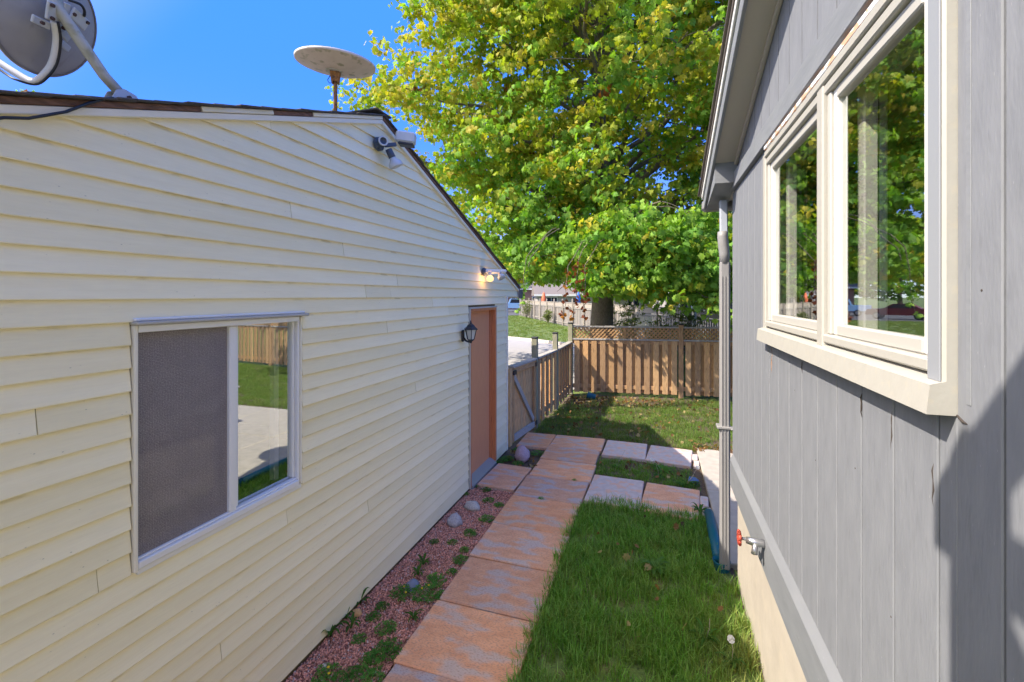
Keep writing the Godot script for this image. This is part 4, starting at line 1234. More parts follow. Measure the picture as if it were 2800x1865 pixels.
func car(called: String, label: String, at: Vector3, turn: float, paint: Material, pickup: bool) -> void:
	var c := thing(called, label, "pickup truck" if pickup else "car", at)
	c.rotation.y = turn
	var add := func(n: String, mesh: Mesh, m: Material, par: Node3D, pos := Vector3.ZERO) -> void:
		var o := MeshInstance3D.new()
		o.name = numbered(par, n)
		o.mesh = mesh
		o.set_surface_override_material(0, m)
		o.position = pos
		par.add_child(o, true)
	var X := Vector3(1, 0, 0)
	var Y := Vector3(0, 1, 0)
	var body := [Vector2(-2.35, 0.42), Vector2(2.3, 0.40), Vector2(2.38, 0.70), Vector2(2.25, 0.93), Vector2(1.05, 1.02), Vector2(-2.25, 1.03), Vector2(-2.4, 0.8)]
	var cab := [Vector2(1.05, 1.021), Vector2(0.35, 1.46), Vector2(-0.95, 1.50), Vector2(-1.75, 1.021)]
	if pickup:
		body = [Vector2(-2.75, 0.55), Vector2(2.65, 0.52), Vector2(2.72, 0.9), Vector2(2.6, 1.12), Vector2(1.3, 1.2), Vector2(-2.75, 1.2)]
		cab = [Vector2(1.25, 1.201), Vector2(0.6, 1.80), Vector2(-0.8, 1.84), Vector2(-1.05, 1.201)]
	add.call("body", slab_mesh(body, Vector3(0, 0, -0.88), X, Y, Vector3(0, 0, 1.76)), paint, c)
	add.call("cabin", slab_mesh(cab, Vector3(0, 0, -0.74), X, Y, Vector3(0, 0, 1.48)), paint, c)
	var win := []
	var mid := Vector2.ZERO
	for p in cab: mid += p / 4.0
	for p in cab: win.append(mid + (p - mid) * 0.82)
	for z in [-0.755, 0.742]:
		add.call("window", slab_mesh(win, Vector3(0, 0, z), X, Y, Vector3(0, 0, 0.013)), M.dark_window, c)
	for e in [[1.5, 0.78], [1.5, -0.78], [-1.55, 0.78], [-1.55, -0.78]]:
		var w := Node3D.new()
		w.name = numbered(c, "wheel")
		w.position = Vector3(e[0], 0.36, e[1])
		c.add_child(w, true)
		var ax := Transform3D(Basis(Vector3.RIGHT, PI / 2), Vector3.ZERO)
		add.call("tyre", lathe_mesh([Vector2(0.0, -0.11), Vector2(0.32, -0.11), Vector2(0.36, -0.06), Vector2(0.36, 0.06), Vector2(0.32, 0.11), Vector2(0.0, 0.11)], 18, ax, false), M.tyre, w)
		add.call("rim", lathe_mesh([Vector2(0.0, -0.125), Vector2(0.21, -0.115), Vector2(0.21, 0.115), Vector2(0.0, 0.125)], 14, ax, false), M.chrome, w)
	for z in [-0.68, 0.68]:
		add.call("headlight", box_mesh(Vector3(0.06, 0.14, 0.30), 0.02), M.lamp_white, c, Vector3(body[2].x - 0.03, 0.78 if not pickup else 0.98, z))
		add.call("tail_light", box_mesh(Vector3(0.06, 0.20, 0.20), 0.02), M.red, c, Vector3(body[0].x - 0.03, 0.80 if not pickup else 1.0, z))
	add.call("bumper", box_mesh(Vector3(0.12, 0.16, 1.7), 0.03), M.chrome if pickup else paint, c, Vector3(body[1].x + 0.08, 0.5, 0))

func parasol(at: Vector3, col: Material, label: String) -> void:
	var p := thing("parasol", label, "parasol", at)
	put("pole", tube_mesh([at, at + Vector3(0, 2.55, 0)], [0.025], 8), M.lamp_white, p)
	var st := begin(true)
	lathe(st, [Vector2(0.01, 2.62), Vector2(0.10, 2.5), Vector2(0.20, 2.1), Vector2(0.24, 1.75), Vector2(0.20, 1.45), Vector2(0.05, 1.40)], 9, Transform3D(Basis(), at))
	put("folded_canopy", done(st), col, p)

func build_background() -> void:
	bungalow(Vector3(-8.6, 0, -58.5), 0.30, Vector3(13, 2.35, 9), 1.7, M.stucco, "pale bungalow with a brown tiled roof beyond the grey fence")
	bungalow(Vector3(-19.0, 0.0, -80.0), 0.25, Vector3(14, 3.4, 10), 2.4, M.brick, "brick house with a taller roof rising behind the pale bungalow")
	bungalow(Vector3(6.0, 0.0, -34.0), 0.1, Vector3(12, 2.5, 9), 1.9, M.stucco, "pale house half hidden by leaves at the right behind the grey fence")
	bungalow(Vector3(-52.0, 0.0, -88.0), 1.1, Vector3(14, 2.7, 9), 2.0, M.brick, "brick bungalow across the road past the parked cars")
	car("pickup_truck", "light blue pickup parked on the road past the lawn", Vector3(-18.7, 0, -60.5), 0.35, plain(0.20, 0.36, 0.60, 0.3), true)
	car("parked_car", "dark red car parked on the road, seen in the house window", Vector3(-20.8, 0, -52.5), 0.55, plain(0.16, 0.025, 0.03, 0.25), false)
	parasol(Vector3(-10.6, 0, -43.6), plain(0.75, 0.16, 0.07, 0.7), "folded orange parasol above the grey fence")
	parasol(Vector3(-7.25, 0, -44.0), plain(0.03, 0.16, 0.55, 0.7), "folded blue parasol beyond the fence left of the maple trunk")
	var lp := thing("fence_pole", "white metal pole standing before the shaded part of the grey fence", "pole", Vector3(1.25, 0, -17.2))
	put("shaft", tube_mesh([Vector3(1.25, 0, -17.2), Vector3(1.25, 2.1, -17.2)], [0.075], 10), M.lamp_white, lp)
	put("cap", lathe_mesh([Vector2(0.085, 2.1), Vector2(0.085, 2.16), Vector2(0.0, 2.2)], 10, Transform3D(Basis(), Vector3(1.25, 0, -17.2))), M.lamp_white, lp)

# ------------------------------------------------------------------ trees
func leaf_color(h: float, yellow: float) -> Color:
	var t := rng.randf()
	var k := rng.randf_range(0.75, 1.25)
	if t < yellow * 0.30:
		return Color(0.56, 0.49, 0.07) * k
	if t < yellow:
		return Color(0.42, 0.49, 0.06) * k
	if t > 0.996:
		return Color(0.30, 0.11, 0.035) * k
	if t > 0.55:
		return Color(0.29, 0.49, 0.075) * k
	return Color(0.19, 0.39, 0.065) * k

func branch(st: SurfaceTool, p: Vector3, q: Vector3, r0: float, r1: float, sag: float, sides := 6) -> Array:
	var pts := []
	var rad := []
	for i in 6:
		var t := i / 5.0
		var w := Vector3(rng.randf_range(-1, 1), rng.randf_range(-1, 1), rng.randf_range(-1, 1)) * p.distance_to(q) * 0.022 * (1.0 if i > 0 and i < 5 else 0.0)
		pts.append(p.lerp(q, t) + Vector3(0, sag * 4.0 * t * (1.0 - t), 0) + w)
		rad.append(lerpf(r0, r1, t))
	tube(st, pts, rad, sides, false)
	return pts

func crown_tree(called: String, label: String, at: Vector3, height: float, env: Callable, low: float, limbs: int, pads: int, per_pad: int, trunk_r: float, leaf: float, yellow: Callable, simple: bool, seed_: int, pad_r := 0.75, low_limb := 2.4, shift := Vector3.ZERO) -> Node3D:
	rng.seed = seed_
	var t := thing(called, label, "tree", at)
	var tp := []
	var tr := []
	var flare := 10
	for i in flare + 1:
		var k := float(i) / flare
		var w := 0.0 if i == 0 else 0.10
		tp.append(at + Vector3(rng.randf_range(-w, w), height * 0.93 * k, rng.randf_range(-w, w)))
		tr.append(trunk_r * (1.0 + 0.35 * maxf(0.0, 1.0 - k * 9.0)) * pow(1.0 - k * 0.97, 0.85) + 0.01)
	var st := begin(true)
	tube(st, tp, tr, 14, false)
	put("trunk", done(st), M.bark, t)
	var lb := begin(true)
	var xf := [[], [], [], []]
	var cl := [[], [], [], []]
	for i in limbs:
		var k := (i + 0.5) / limbs
		var tip_h := lerpf(low, height * 0.985, pow(k, 0.92))
		var az := i * 2.39996 + rng.randf_range(-0.25, 0.25)
		if called == "maple_tree" and i % 7 == 3 and i < 70:
			# low boughs hanging towards the back fence
			az = lerpf(0.75, 1.75, fposmod(i * 0.37, 1.0))
			tip_h = lerpf(2.2, 3.4, fposmod(i * 0.53, 1.0))
		var R: float = env.call(tip_h, az) * rng.randf_range(0.82, 1.06)
		var tip := at + Vector3(cos(az) * R, tip_h, sin(az) * R) + shift * (1.0 - absf(2.0 * k - 0.9))
		var root_h := clampf(tip_h - R * (0.18 + 0.42 * k), low_limb, height * 0.9)
		var rk := root_h / (height * 0.93)
		var ri := clampi(int(rk * flare), 0, flare - 1)
		var root: Vector3 = tp[ri].lerp(tp[ri + 1], rk * flare - ri)
		var r0 := trunk_r * 0.34 * (1.0 - rk * 0.7)
		var pts := branch(lb, root, tip, r0, 0.012, R * 0.09)
		for j in pads:
			var u := 0.30 + 0.72 * (j + rng.randf() * 0.8) / pads
			var seg := clampf(u, 0.0, 0.999) * 5.0
			var c: Vector3 = pts[int(seg)].lerp(pts[int(seg) + 1], seg - int(seg))
			var out := Vector3(cos(az), 0, sin(az))
			var sd := Vector3(-sin(az), 0, cos(az)) * (1.0 if j % 2 else -1.0)
			var e := c + (sd * rng.randf_range(0.2, 1.0) + out * rng.randf_range(0.1, 0.6)) * R * 0.26 * (1.15 - 0.5 * u) + Vector3(0, rng.randf_range(-0.35, 0.35), 0)
			if e.y < low - 0.3: e.y = low - 0.3 + rng.randf() * 0.3
			branch(lb, c, e, r0 * 0.22 * (1.1 - u) + 0.010, 0.005, 0.05, 4)
			var rr := pad_r * rng.randf_range(0.7, 1.25)
			var yk: float = yellow.call(e.y)
			var pad_y := clampf(yk * rng.randf_range(0.3, 1.7), 0.0, 0.95)
			for m in per_pad:
				var dd := Vector3(rng.randfn(), rng.randfn() * 0.42, rng.randfn()) * rr * 0.55
				var pos := e + dd - Vector3(0, 0.25 * Vector2(dd.x, dd.z).length(), 0)
				# kept clear of the view under the garage eave
				if called == "maple_tree" and pos.x < -1.75 and pos.x > -5.2 and pos.y < 2.62 + 0.25 * rng.randf(): continue
				if called == "maple_tree" and pos.x > -1.9 and pos.x < -0.35 and pos.y < 2.22 + 0.15 * rng.randf(): continue
				var b := Basis(Vector3(0.58, 0, 0.82).normalized(), rng.randf_range(0.25, 0.75)) * Basis(Vector3.UP, rng.randf() * TAU) * Basis(Vector3.RIGHT, rng.randf_range(-0.35, 0.35))
				b = b.scaled(Vector3.ONE * rng.randf_range(0.8, 1.2))
				var v := rng.randi() % 4
				xf[v].append(Transform3D(b, pos))
				cl[v].append(leaf_color(pos.y, pad_y))
	put("limbs", done(lb), M.bark, t)
	for v in 4:
		many("crown", leaf_cluster(seed_ * 10 + v, 10, 0.26 * leaf / 0.15, leaf, simple), M.leaf, xf[v], cl[v], t)
	return t

func build_tree() -> void:
	var at := Vector3(-1.63, 0, -14.2)
	var env := func(h: float, az: float) -> float:
		# the side towards the garage is thinner, so that sun reaches the lattice fence
		var thin := 1.0 - 0.27 * smoothstep(0.45, 0.85, Vector2(cos(az), sin(az)).dot(Vector2(-0.36, 0.93))) * smoothstep(8.5, 5.5, h)
		if h < 4.0: return lerpf(5.6, 6.9, clampf((h - 2.0) / 2.0, 0, 1)) * thin
		if h < 8.0: return lerpf(6.9, 7.3, (h - 4.0) / 4.0) * thin
		var top := 7.3 * sqrt(maxf(0.02, 1.0 - pow((h - 8.0) / 8.2, 2.0)))
		# the left flank draws in above the garage ridge
		return top * (1.0 - 0.16 * smoothstep(7.5, 10.5, h) * smoothstep(0.0, 0.8, -cos(az)))
	var yl := func(h: float) -> float:
		return clampf((h - 2.2) / 6.5, 0.15, 0.85)
	crown_tree("maple_tree", "big maple turning yellow, its crown filling the sky behind the lattice fence", at, 16.0, env, 2.15, 98, 11, 19, 0.36, 0.128, yl, false, 21, 0.78, 2.5)
	# twigs hanging low, some with browned leaves
	rng.seed = 5
	var t := thing("hanging_twigs", "drooping maple twigs with browned leaves hanging before the grey fence", "branch", Vector3(-1.5, 2.7, -8.6))
	var st := begin(true)
	var xf := []
	var cl := []
	for e in [[Vector3(-1.42, 2.9, -8.6), Vector3(-1.50, 1.80, -8.5), true], [Vector3(-1.60, 2.8, -8.5), Vector3(-1.66, 1.78, -8.45), true], [Vector3(-1.30, 2.8, -8.6), Vector3(-1.30, 1.80, -8.55), true],
			[Vector3(-2.25, 2.95, -8.2), Vector3(-2.46, 1.95, -8.15), false], [Vector3(-2.3, 2.95, -8.1), Vector3(-2.40, 2.15, -8.1), false]]:
		var a: Vector3 = e[0]
		var b: Vector3 = e[1]
		branch(st, a + Vector3(0.3, 0.7, -1.2), a, 0.012, 0.008, 0.1, 4)
		branch(st, a, b, 0.008, 0.003, 0.0, 4)
		for i in 9:
			var p := a.lerp(b, (i + rng.randf()) / 9.0) + Vector3(rng.randf_range(-0.07, 0.07), 0, rng.randf_range(-0.07, 0.07))
			xf.append(Transform3D(Basis(Vector3.UP, rng.randf() * TAU) * Basis(Vector3.RIGHT, rng.randf_range(0.6, 1.6)) * Basis().scaled(Vector3.ONE * 0.42), p))
			cl.append((Color(0.20, 0.055, 0.025) if rng.randf() < 0.75 else Color(0.40, 0.16, 0.03)) if e[2] else leaf_color(2.0, 0.15))
	put("twigs", done(st), M.bark, t)
	many("leaves", leaf_cluster(77, 3, 0.1, 0.2), M.leaf, xf, cl, t)
	# crown showing over the garage roof, and trees along the horizon
	var env2 := func(h: float, _az: float) -> float:
		return 4.2 * sqrt(maxf(0.03, 1.0 - pow((h - 9.0) / 6.2, 2.0)))
	crown_tree("ash_tree", "tree top just showing over the garage roof by the satellite dish", Vector3(-37.3, 0, -19.6), 15.0, env2, 4.5, 34, 6, 8, 0.3, 0.26, func(h): return 0.45, true, 31, 0.9, 3.0)
	var envs := func(h: float, _az: float) -> float:
		return 5.5 * sqrt(maxf(0.03, 1.0 - pow((h - 6.5) / 5.8, 2.0)))
	var far := [[Vector3(-30, 0, -92), "tall green tree behind the parked pickup"], [Vector3(-8, 0, -84), "rounded tree behind the pale bungalow"], [Vector3(14, 0, -48), "green tree behind the half hidden pale house"], [Vector3(-1, 0, -52), "darker tree between the two pale houses"], [Vector3(-46, 0, -70), "spreading tree on the far side of the road"], [Vector3(-29.5, 0, -73), "dense tree across the road seen only in the house window"], [Vector3(-45, 0, -50), "tall tree farthest left across the road"], [Vector3(-25.5, 0, -88), "tree behind the dark red car across the road"], [Vector3(20, 0, -30), "tree at the right beyond the lattice fence"]]
	for i in far.size():
		crown_tree("background_tree", far[i][1], far[i][0], 11.5 + (i % 3), envs, 2.4, 26, 5, 8, 0.28, 0.34, func(h): return 0.25, true, 41 + i, 1.1, 2.0)
	# pale shrubs before the grey fence
	var shr := [[Vector3(-1.05, 0, -16.6), 2.3, 0.85, "pale yellow-green shrub just right of the maple trunk"], [Vector3(0.15, 0, -16.2), 1.5, 0.55, "small pale shrub before the shaded grey fence"], [Vector3(0.75, 0, -15.9), 2.25, 0.75, "pale shrub beside the white pole"], [Vector3(-12.3, 0, -43.4), 1.9, 0.8, "bush at the left end of the grey fence"], [Vector3(-8.3, 0, -35.6), 1.1, 0.45, "low weed bush at the foot of the grey fence"]]
	rng.seed = 9
	for s in shr:
		var sh := thing("shrub", s[3], "shrub", s[0])
		var sb := begin(true)
		var sx := []
		var sc := []
		for i in 14:
			var az := rng.randf() * TAU
			var tip: Vector3 = s[0] + Vector3(cos(az) * s[2] * rng.randf(), s[1] * rng.randf_range(0.5, 1.0), sin(az) * s[2] * rng.randf())
			branch(sb, s[0], tip, 0.014, 0.004, 0.1, 4)
			for m in 12:
				var pos: Vector3 = (s[0] as Vector3).lerp(tip, rng.randf_range(0.35, 1.05)) + Vector3(rng.randfn(), rng.randfn(), rng.randfn()) * 0.13
				sx.append(Transform3D(Basis(Vector3.UP, rng.randf() * TAU) * Basis(Vector3.RIGHT, rng.randf_range(-0.6, 0.6)), pos))
				sc.append(Color(0.17, 0.21, 0.07) * rng.randf_range(0.7, 1.3))
		put("stems", done(sb), M.bark, sh)
		many("foliage", leaf_cluster(88, 9, 0.13, 0.06, true), M.leaf, sx, sc, sh)
# ------------------------------------------------------------------ dishes, lamps, cables
func build_lights_and_dishes() -> void:
	# big satellite dish on the near rake, seen from behind
	var base := Vector3(-2.15, 3.05, -1.335)
	var d := thing("satellite_dish", "big grey satellite dish seen from behind on a slanting mast at the roof edge", "satellite dish", base)
	var n := Vector3(-0.86, 0.36, 0.36).normalized()         # the way it faces
	var c := Vector3(-2.2449, 3.3025, -1.1738)
	var x := n.cross(Vector3.UP).normalized()
	var y := x.cross(n).normalized()
	var B := Basis(x, n, -y)
	if B.determinant() < 0: B = Basis(-x, n, -y)
	var R := 0.204
	var prof := []
	for i in 13:
		var r := R * i / 12.0
		prof.append(Vector2(r, 0.055 * (r / R) * (r / R)))
	var X := Transform3D(B, c)
	put("reflector", lathe_mesh(prof, 48, X), M.dish, d)
	put("rim", lathe_mesh([Vector2(R, 0.050), Vector2(R + 0.007, 0.052), Vector2(R + 0.007, 0.066), Vector2(R - 0.004, 0.064), Vector2(R - 0.004, 0.057)], 48, X), M.dish_rim, d)
	# mast from a foot plate, bending up behind the reflector
	var top := Vector3(-2.155, 3.30, -1.135)
	put("mast", tube_mesh([base + Vector3(0, 0.03, 0), base.lerp(top, 0.35), base.lerp(top, 0.72), top, top + Vector3(-0.004, 0.030, 0.022), top + Vector3(-0.004, 0.065, 0.030)], [0.020], 14), M.dish_mast, d)
	put("foot", slab_mesh([Vector2(-0.07, -0.02), Vector2(0.075, -0.045), Vector2(0.08, -0.03), Vector2(0.03, 0.045), Vector2(-0.015, 0.055), Vector2(-0.045, 0.04)], base + Vector3(0.024, 0.0, 0.0), Vector3(0, 0, -1), Vector3(0, 1, 0), Vector3(0.005, 0, 0)), M.dish_metal, d)
	put("foot", slab_mesh([Vector2(-0.07, -0.02), Vector2(0.075, -0.045), Vector2(0.08, -0.03), Vector2(0.03, 0.045), Vector2(-0.015, 0.055), Vector2(-0.045, 0.04)], base + Vector3(-0.029, 0.0, 0.0), Vector3(0, 0, -1), Vector3(0, 1, 0), Vector3(0.005, 0, 0)), M.dish_metal, d)
	put("foot_bolt", lathe_mesh([Vector2(0, 0), Vector2(0.008, 0), Vector2(0.008, 0.009), Vector2(0, 0.009)], 6, Transform3D(Basis(Vector3.BACK, -PI / 2), base + Vector3(0.029, 0.025, 0.0)), false), M.bolt, d)
	# bracket: two plates with bolts, clamp lug and arm
	var q := Vector3(-2.193, 3.318, -1.0654) - n * 0.020
	var dirx := x if x.dot(Vector3(0, 0, -1)) > 0 else -x     # to the right in the picture
	var plate := func(called: String, o: Vector3, su: float, sv: float, tilt: float) -> void:
		var b := Basis(dirx, y, dirx.cross(y)) * Basis(Vector3.BACK, tilt)
		set_at(called, box_mesh(Vector3(su, sv, 0.010), 0.003), M.dish_metal, d, Transform3D(b, o))
	var on := func(u: float, v: float, k: float) -> Vector3: return q + dirx * u + y * v + n * k
	plate.call("bracket_plate", on.call(0.021, 0.005, -0.030), 0.058, 0.066, 0.25)
	plate.call("bracket_plate", on.call(0.112, 0.038, -0.034), 0.078, 0.046, -0.15)
	plate.call("bracket_web", on.call(0.073, 0.012, -0.02), 0.026, 0.11, 0.2)
	plate.call("lug", on.call(0.012, -0.050, -0.012), 0.070, 0.028, 0.15)
	plate.call("clamp", on.call(0.100, -0.046, -0.022), 0.040, 0.030, -0.3)
	plate.call("sticker", on.call(0.150, -0.076, 0.010), 0.040, 0.026, -0.2)
	for e in [[-0.001, 0.021], [0.016, -0.020], [0.082, 0.041], [0.141, 0.045], [0.065, -0.028], [-0.010, -0.055]]:
		put("bolt", lathe_mesh([Vector2(0, 0), Vector2(0.007, 0), Vector2(0.007, 0.008), Vector2(0, 0.008)], 6, Transform3D(Basis(x, -n, x.cross(-n)), on.call(e[0], e[1], -0.036)), false), M.bolt, d)
	var smooth_path := func(pts: Array) -> Array:
		var cv := Curve3D.new()
		for i in pts.size():
			var t: Vector3 = (pts[mini(i + 1, pts.size() - 1)] - pts[maxi(i - 1, 0)]) / 6.0
			cv.add_point(pts[i], -t, t)
		cv.bake_interval = 0.012
		return Array(cv.get_baked_points())
	put("feed_arm", tube_mesh(smooth_path.call([on.call(0.037, -0.024, -0.03), on.call(0.074, -0.075, -0.025), on.call(0.103, -0.155, -0.015), on.call(0.111, -0.210, 0.0), on.call(0.119, -0.252, 0.03), on.call(0.121, -0.259, 0.07), on.call(0.11, -0.231, 0.2), on.call(0.10, -0.18, 0.38)]), [0.013], 12), M.lamp_white, d)
	put("cable", tube_mesh(smooth_path.call([on.call(0.045, 0.075, -0.036), on.call(0.075, 0.085, -0.05), on.call(0.10, 0.075, -0.05), on.call(0.118, 0.058, -0.04)]), [0.005], 6), M.cable, d)
	put("cable", tube_mesh(smooth_path.call([on.call(0.032, -0.021, -0.045), on.call(0.072, -0.074, -0.04), on.call(0.104, -0.157, -0.03), on.call(0.108, -0.220, -0.015), on.call(0.114, -0.265, 0.02), on.call(0.087, -0.278, 0.06), on.call(0.095, -0.27, 0.12), on.call(0.10, -0.22, 0.3)]), [0.0045], 6), M.cable, d)
	put("feed_horn", lathe_mesh([Vector2(0, -0.05), Vector2(0.03, -0.05), Vector2(0.03, 0.03), Vector2(0.02, 0.05), Vector2(0, 0.05)], 12, Transform3D(Basis(x, n, x.cross(n)), q + dirx * 0.10 - y * 0.17 + n * 0.41)), M.lamp_grey, d)
	# round dish lying level on a rusty pole at the ridge
	var pb := Vector3(-2.3, 3.60, -2.85)
	var m := thing("level_dish", "round off-white dish lying level on a rusty pole at the garage ridge", "satellite dish", pb)
	put("pole", tube_mesh([pb, pb + Vector3(0, 0.30, 0)], [0.0145], 12), M.rust, m)
	var MB := Basis(Vector3.RIGHT, 0.09) * Basis(Vector3.BACK, -0.09) * Basis(Vector3.UP, 0.3)
	var mx := Transform3D(MB, pb + Vector3(0.0, 0.325, -0.005))
	put("reflector", lathe_mesh([Vector2(0.0, 0.0), Vector2(0.06, 0.002), Vector2(0.13, 0.010), Vector2(0.20, 0.024), Vector2(0.255, 0.040), Vector2(0.278, 0.050)], 48, mx), M.mush, m)
	put("rim", lathe_mesh([Vector2(0.278, 0.050), Vector2(0.285, 0.052), Vector2(0.286, 0.068), Vector2(0.276, 0.070), Vector2(0.25, 0.060)], 48, mx), M.mush, m)
	put("mount_plate", lathe_mesh([Vector2(0, -0.006), Vector2(0.062, -0.006), Vector2(0.062, 0.006), Vector2(0, 0.006)], 8, Transform3D(MB, mx.origin + Vector3(-0.01, 0.0, 0.01)), false), M.dish_mast, m)
	set_at("bracket", box_mesh(Vector3(0.012, 0.085, 0.05), 0.002), M.rust, m, Transform3D(Basis(Vector3.UP, 0.5) * Basis(Vector3.BACK, 0.12), pb + Vector3(-0.018, 0.275, 0.018)))
	set_at("bracket", box_mesh(Vector3(0.012, 0.085, 0.05), 0.002), M.rust, m, Transform3D(Basis(Vector3.UP, 0.5) * Basis(Vector3.BACK, -0.12), pb + Vector3(0.024, 0.275, -0.008)))
	set_at("bracket", box_mesh(Vector3(0.05, 0.075, 0.008), 0.002), M.rust, m, Transform3D(Basis(Vector3.UP, 0.5), pb + Vector3(0.010, 0.28, 0.022)))
	set_at("sticker", box_mesh(Vector3(0.045, 0.001, 0.022), 0.0), M.dish_mast, m, Transform3D(MB, mx.origin + MB * Vector3(0.10, 0.002, -0.06)))
	put("wire", tube_mesh([pb + Vector3(-0.03, 0.29, 0.02), pb + Vector3(-0.055, 0.26, 0.02), pb + Vector3(-0.04, 0.235, 0.02), pb + Vector3(-0.012, 0.235, 0.012)], [0.003], 6), M.cable, m)
	# twin floodlight near the ridge
	var f := thing("floodlight", "blue-grey twin floodlight with a sensor box under the ridge of the garage", "floodlight", Vector3(-2.04, 3.40, -3.0))
	var fp := Vector3(-2.035, 3.40, -3.0)
	var to := func(v: Vector3) -> Transform3D:
		var yy := v.normalized()
		var xx := yy.cross(Vector3(0.2, 0.1, 0.9)).normalized()
		return Transform3D(Basis(xx, yy, xx.cross(yy)), Vector3.ZERO)
	put("mount", lathe_mesh([Vector2(0, 0), Vector2(0.055, 0), Vector2(0.055, 0.022), Vector2(0.045, 0.034), Vector2(0, 0.036)], 8, Transform3D(Basis(Vector3.BACK, -PI / 2), fp), false), M.lamp_blue, f)
	var s1: Transform3D = to.call(Vector3(0.75, 0.0, 0.66))
	s1.origin = fp + Vector3(0.04, 0.0, 0.012)
	put("socket", lathe_mesh([Vector2(0.020, 0), Vector2(0.036, 0.01), Vector2(0.036, 0.055), Vector2(0.030, 0.062), Vector2(0.024, 0.05), Vector2(0.016, 0.045), Vector2(0, 0.045)], 14, s1), M.lamp_blue, f)
	put("socket_ring", lathe_mesh([Vector2(0.036, 0.052), Vector2(0.038, 0.058), Vector2(0.034, 0.066), Vector2(0.026, 0.062)], 14, s1), M.lamp_grey, f)
	bar("arm", fp + Vector3(0.045, -0.005, -0.03), fp + Vector3(0.10, 0.02, -0.10), 0.02, 0.03, M.lamp_blue, f)
	var s2: Transform3D = to.call(Vector3(0.30, -0.85, -0.30))
	s2.origin = fp + Vector3(0.06, -0.03, -0.055)
	put("lamp_neck", lathe_mesh([Vector2(0, 0), Vector2(0.026, 0), Vector2(0.028, 0.065), Vector2(0.022, 0.07)], 12, s2), M.lamp_blue, f)
	put("lamp", lathe_mesh([Vector2(0.022, 0.06), Vector2(0.030, 0.085), Vector2(0.050, 0.105), Vector2(0.056, 0.135), Vector2(0.053, 0.142), Vector2(0.03, 0.147), Vector2(0, 0.150)], 16, s2), M.lamp_grey, f)
	set_at("sensor_box", box_mesh(Vector3(0.15, 0.085, 0.10), 0.012), M.lamp_grey, f, Transform3D(Basis(Vector3.UP, 0.35) * Basis(Vector3.BACK, -0.12), fp + Vector3(0.145, 0.085, -0.17)))
	set_at("sensor_base", box_mesh(Vector3(0.12, 0.02, 0.085), 0.006), M.black, f, Transform3D(Basis(Vector3.UP, 0.35) * Basis(Vector3.BACK, -0.12), fp + Vector3(0.15, 0.032, -0.17)))
	# lit bulb fixture over the door
	var lo := thing("door_floodlight", "white outdoor light with one glowing orange bulb above the garage door", "floodlight", Vector3(-2.04, 2.52, -5.22))
	var lp := Vector3(-2.036, 2.535, -5.22)
	put("mount", lathe_mesh([Vector2(0, 0), Vector2(0.05, 0), Vector2(0.05, 0.02), Vector2(0.035, 0.04), Vector2(0, 0.042)], 14, Transform3D(Basis(Vector3.BACK, -PI / 2), lp)), M.lamp_blue, lo)
	set_at("housing", box_mesh(Vector3(0.19, 0.05, 0.06), 0.012), M.lamp_white, lo, Transform3D(Basis(Vector3.UP, 0.5), lp + Vector3(0.11, 0.005, -0.04)))
	set_at("sensor_box", box_mesh(Vector3(0.09, 0.04, 0.07), 0.012), M.lamp_white, lo, Transform3D(Basis(Vector3.UP, 0.5), lp + Vector3(0.215, 0.01, -0.115)))
	put("bulb_neck", lathe_mesh([Vector2(0.022, 0.03), Vector2(0.024, 0.0), Vector2(0.02, -0.02)], 12, Transform3D(Basis(), lp + Vector3(0.085, -0.03, 0.0))), M.lamp_white, lo)
	var bulb := StandardMaterial3D.new()
	bulb.albedo_color = lin(0.6, 0.36, 0.18)
	bulb.emission_enabled = true
	bulb.emission = lin(1.0, 0.52, 0.20)
	bulb.emission_energy_multiplier = 0.42
	var bc := lp + Vector3(0.09, -0.085, 0.0)
	put("light_bulb", lathe_mesh([Vector2(0.018, 0.042), Vector2(0.032, 0.030), Vector2(0.045, 0.005), Vector2(0.040, -0.022), Vector2(0.020, -0.036), Vector2(0, -0.040)], 16, Transform3D(Basis(), bc)), bulb, lo)
	var om := OmniLight3D.new()
	om.name = "bulb_light"
	om.light_color = lin(1.0, 0.55, 0.24)
	om.light_energy = 0.006
	om.light_size = 0.03
	om.omni_range = 12.0
	om.omni_attenuation = 2.0
	om.shadow_enabled = true
	lo.add_child(om)
	om.position = bc - lo.position
	var s3: Transform3D = to.call(Vector3(0.55, -0.75, 0.25))
	s3.origin = lp + Vector3(0.17, -0.01, -0.10)
	put("lamp", lathe_mesh([Vector2(0.016, 0.0), Vector2(0.024, 0.03), Vector2(0.046, 0.055), Vector2(0.050, 0.085), Vector2(0.03, 0.092), Vector2(0, 0.094)], 16, s3), M.lamp_grey, lo)
	# black lantern beside the door
	var l := thing("wall_lantern", "black wall lantern with pale glass beside the orange garage door", "lantern", Vector3(-2.04, 1.80, -4.60))
	var wall := Vector3(-2.034, 1.80, -4.60)
	var lc := Vector3(-1.945, 1.825, -4.615)
	set_at("back_plate", box_mesh(Vector3(0.018, 0.13, 0.055), 0.008), M.black, l, Transform3D(Basis(), wall + Vector3(0.003, 0.0, 0)))
	put("arm", tube_mesh([wall + Vector3(0.01, -0.02, 0), wall + Vector3(0.04, -0.055, 0), wall + Vector3(0.075, -0.065, -0.005), lc + Vector3(0, -0.085, 0)], [0.010, 0.011, 0.011, 0.013], 8), M.black, l)
	put("base", lathe_mesh([Vector2(0, -0.105), Vector2(0.012, -0.105), Vector2(0.016, -0.085), Vector2(0.040, -0.068), Vector2(0.040, -0.062), Vector2(0, -0.062)], 6, Transform3D(Basis(), lc), false), M.black, l)
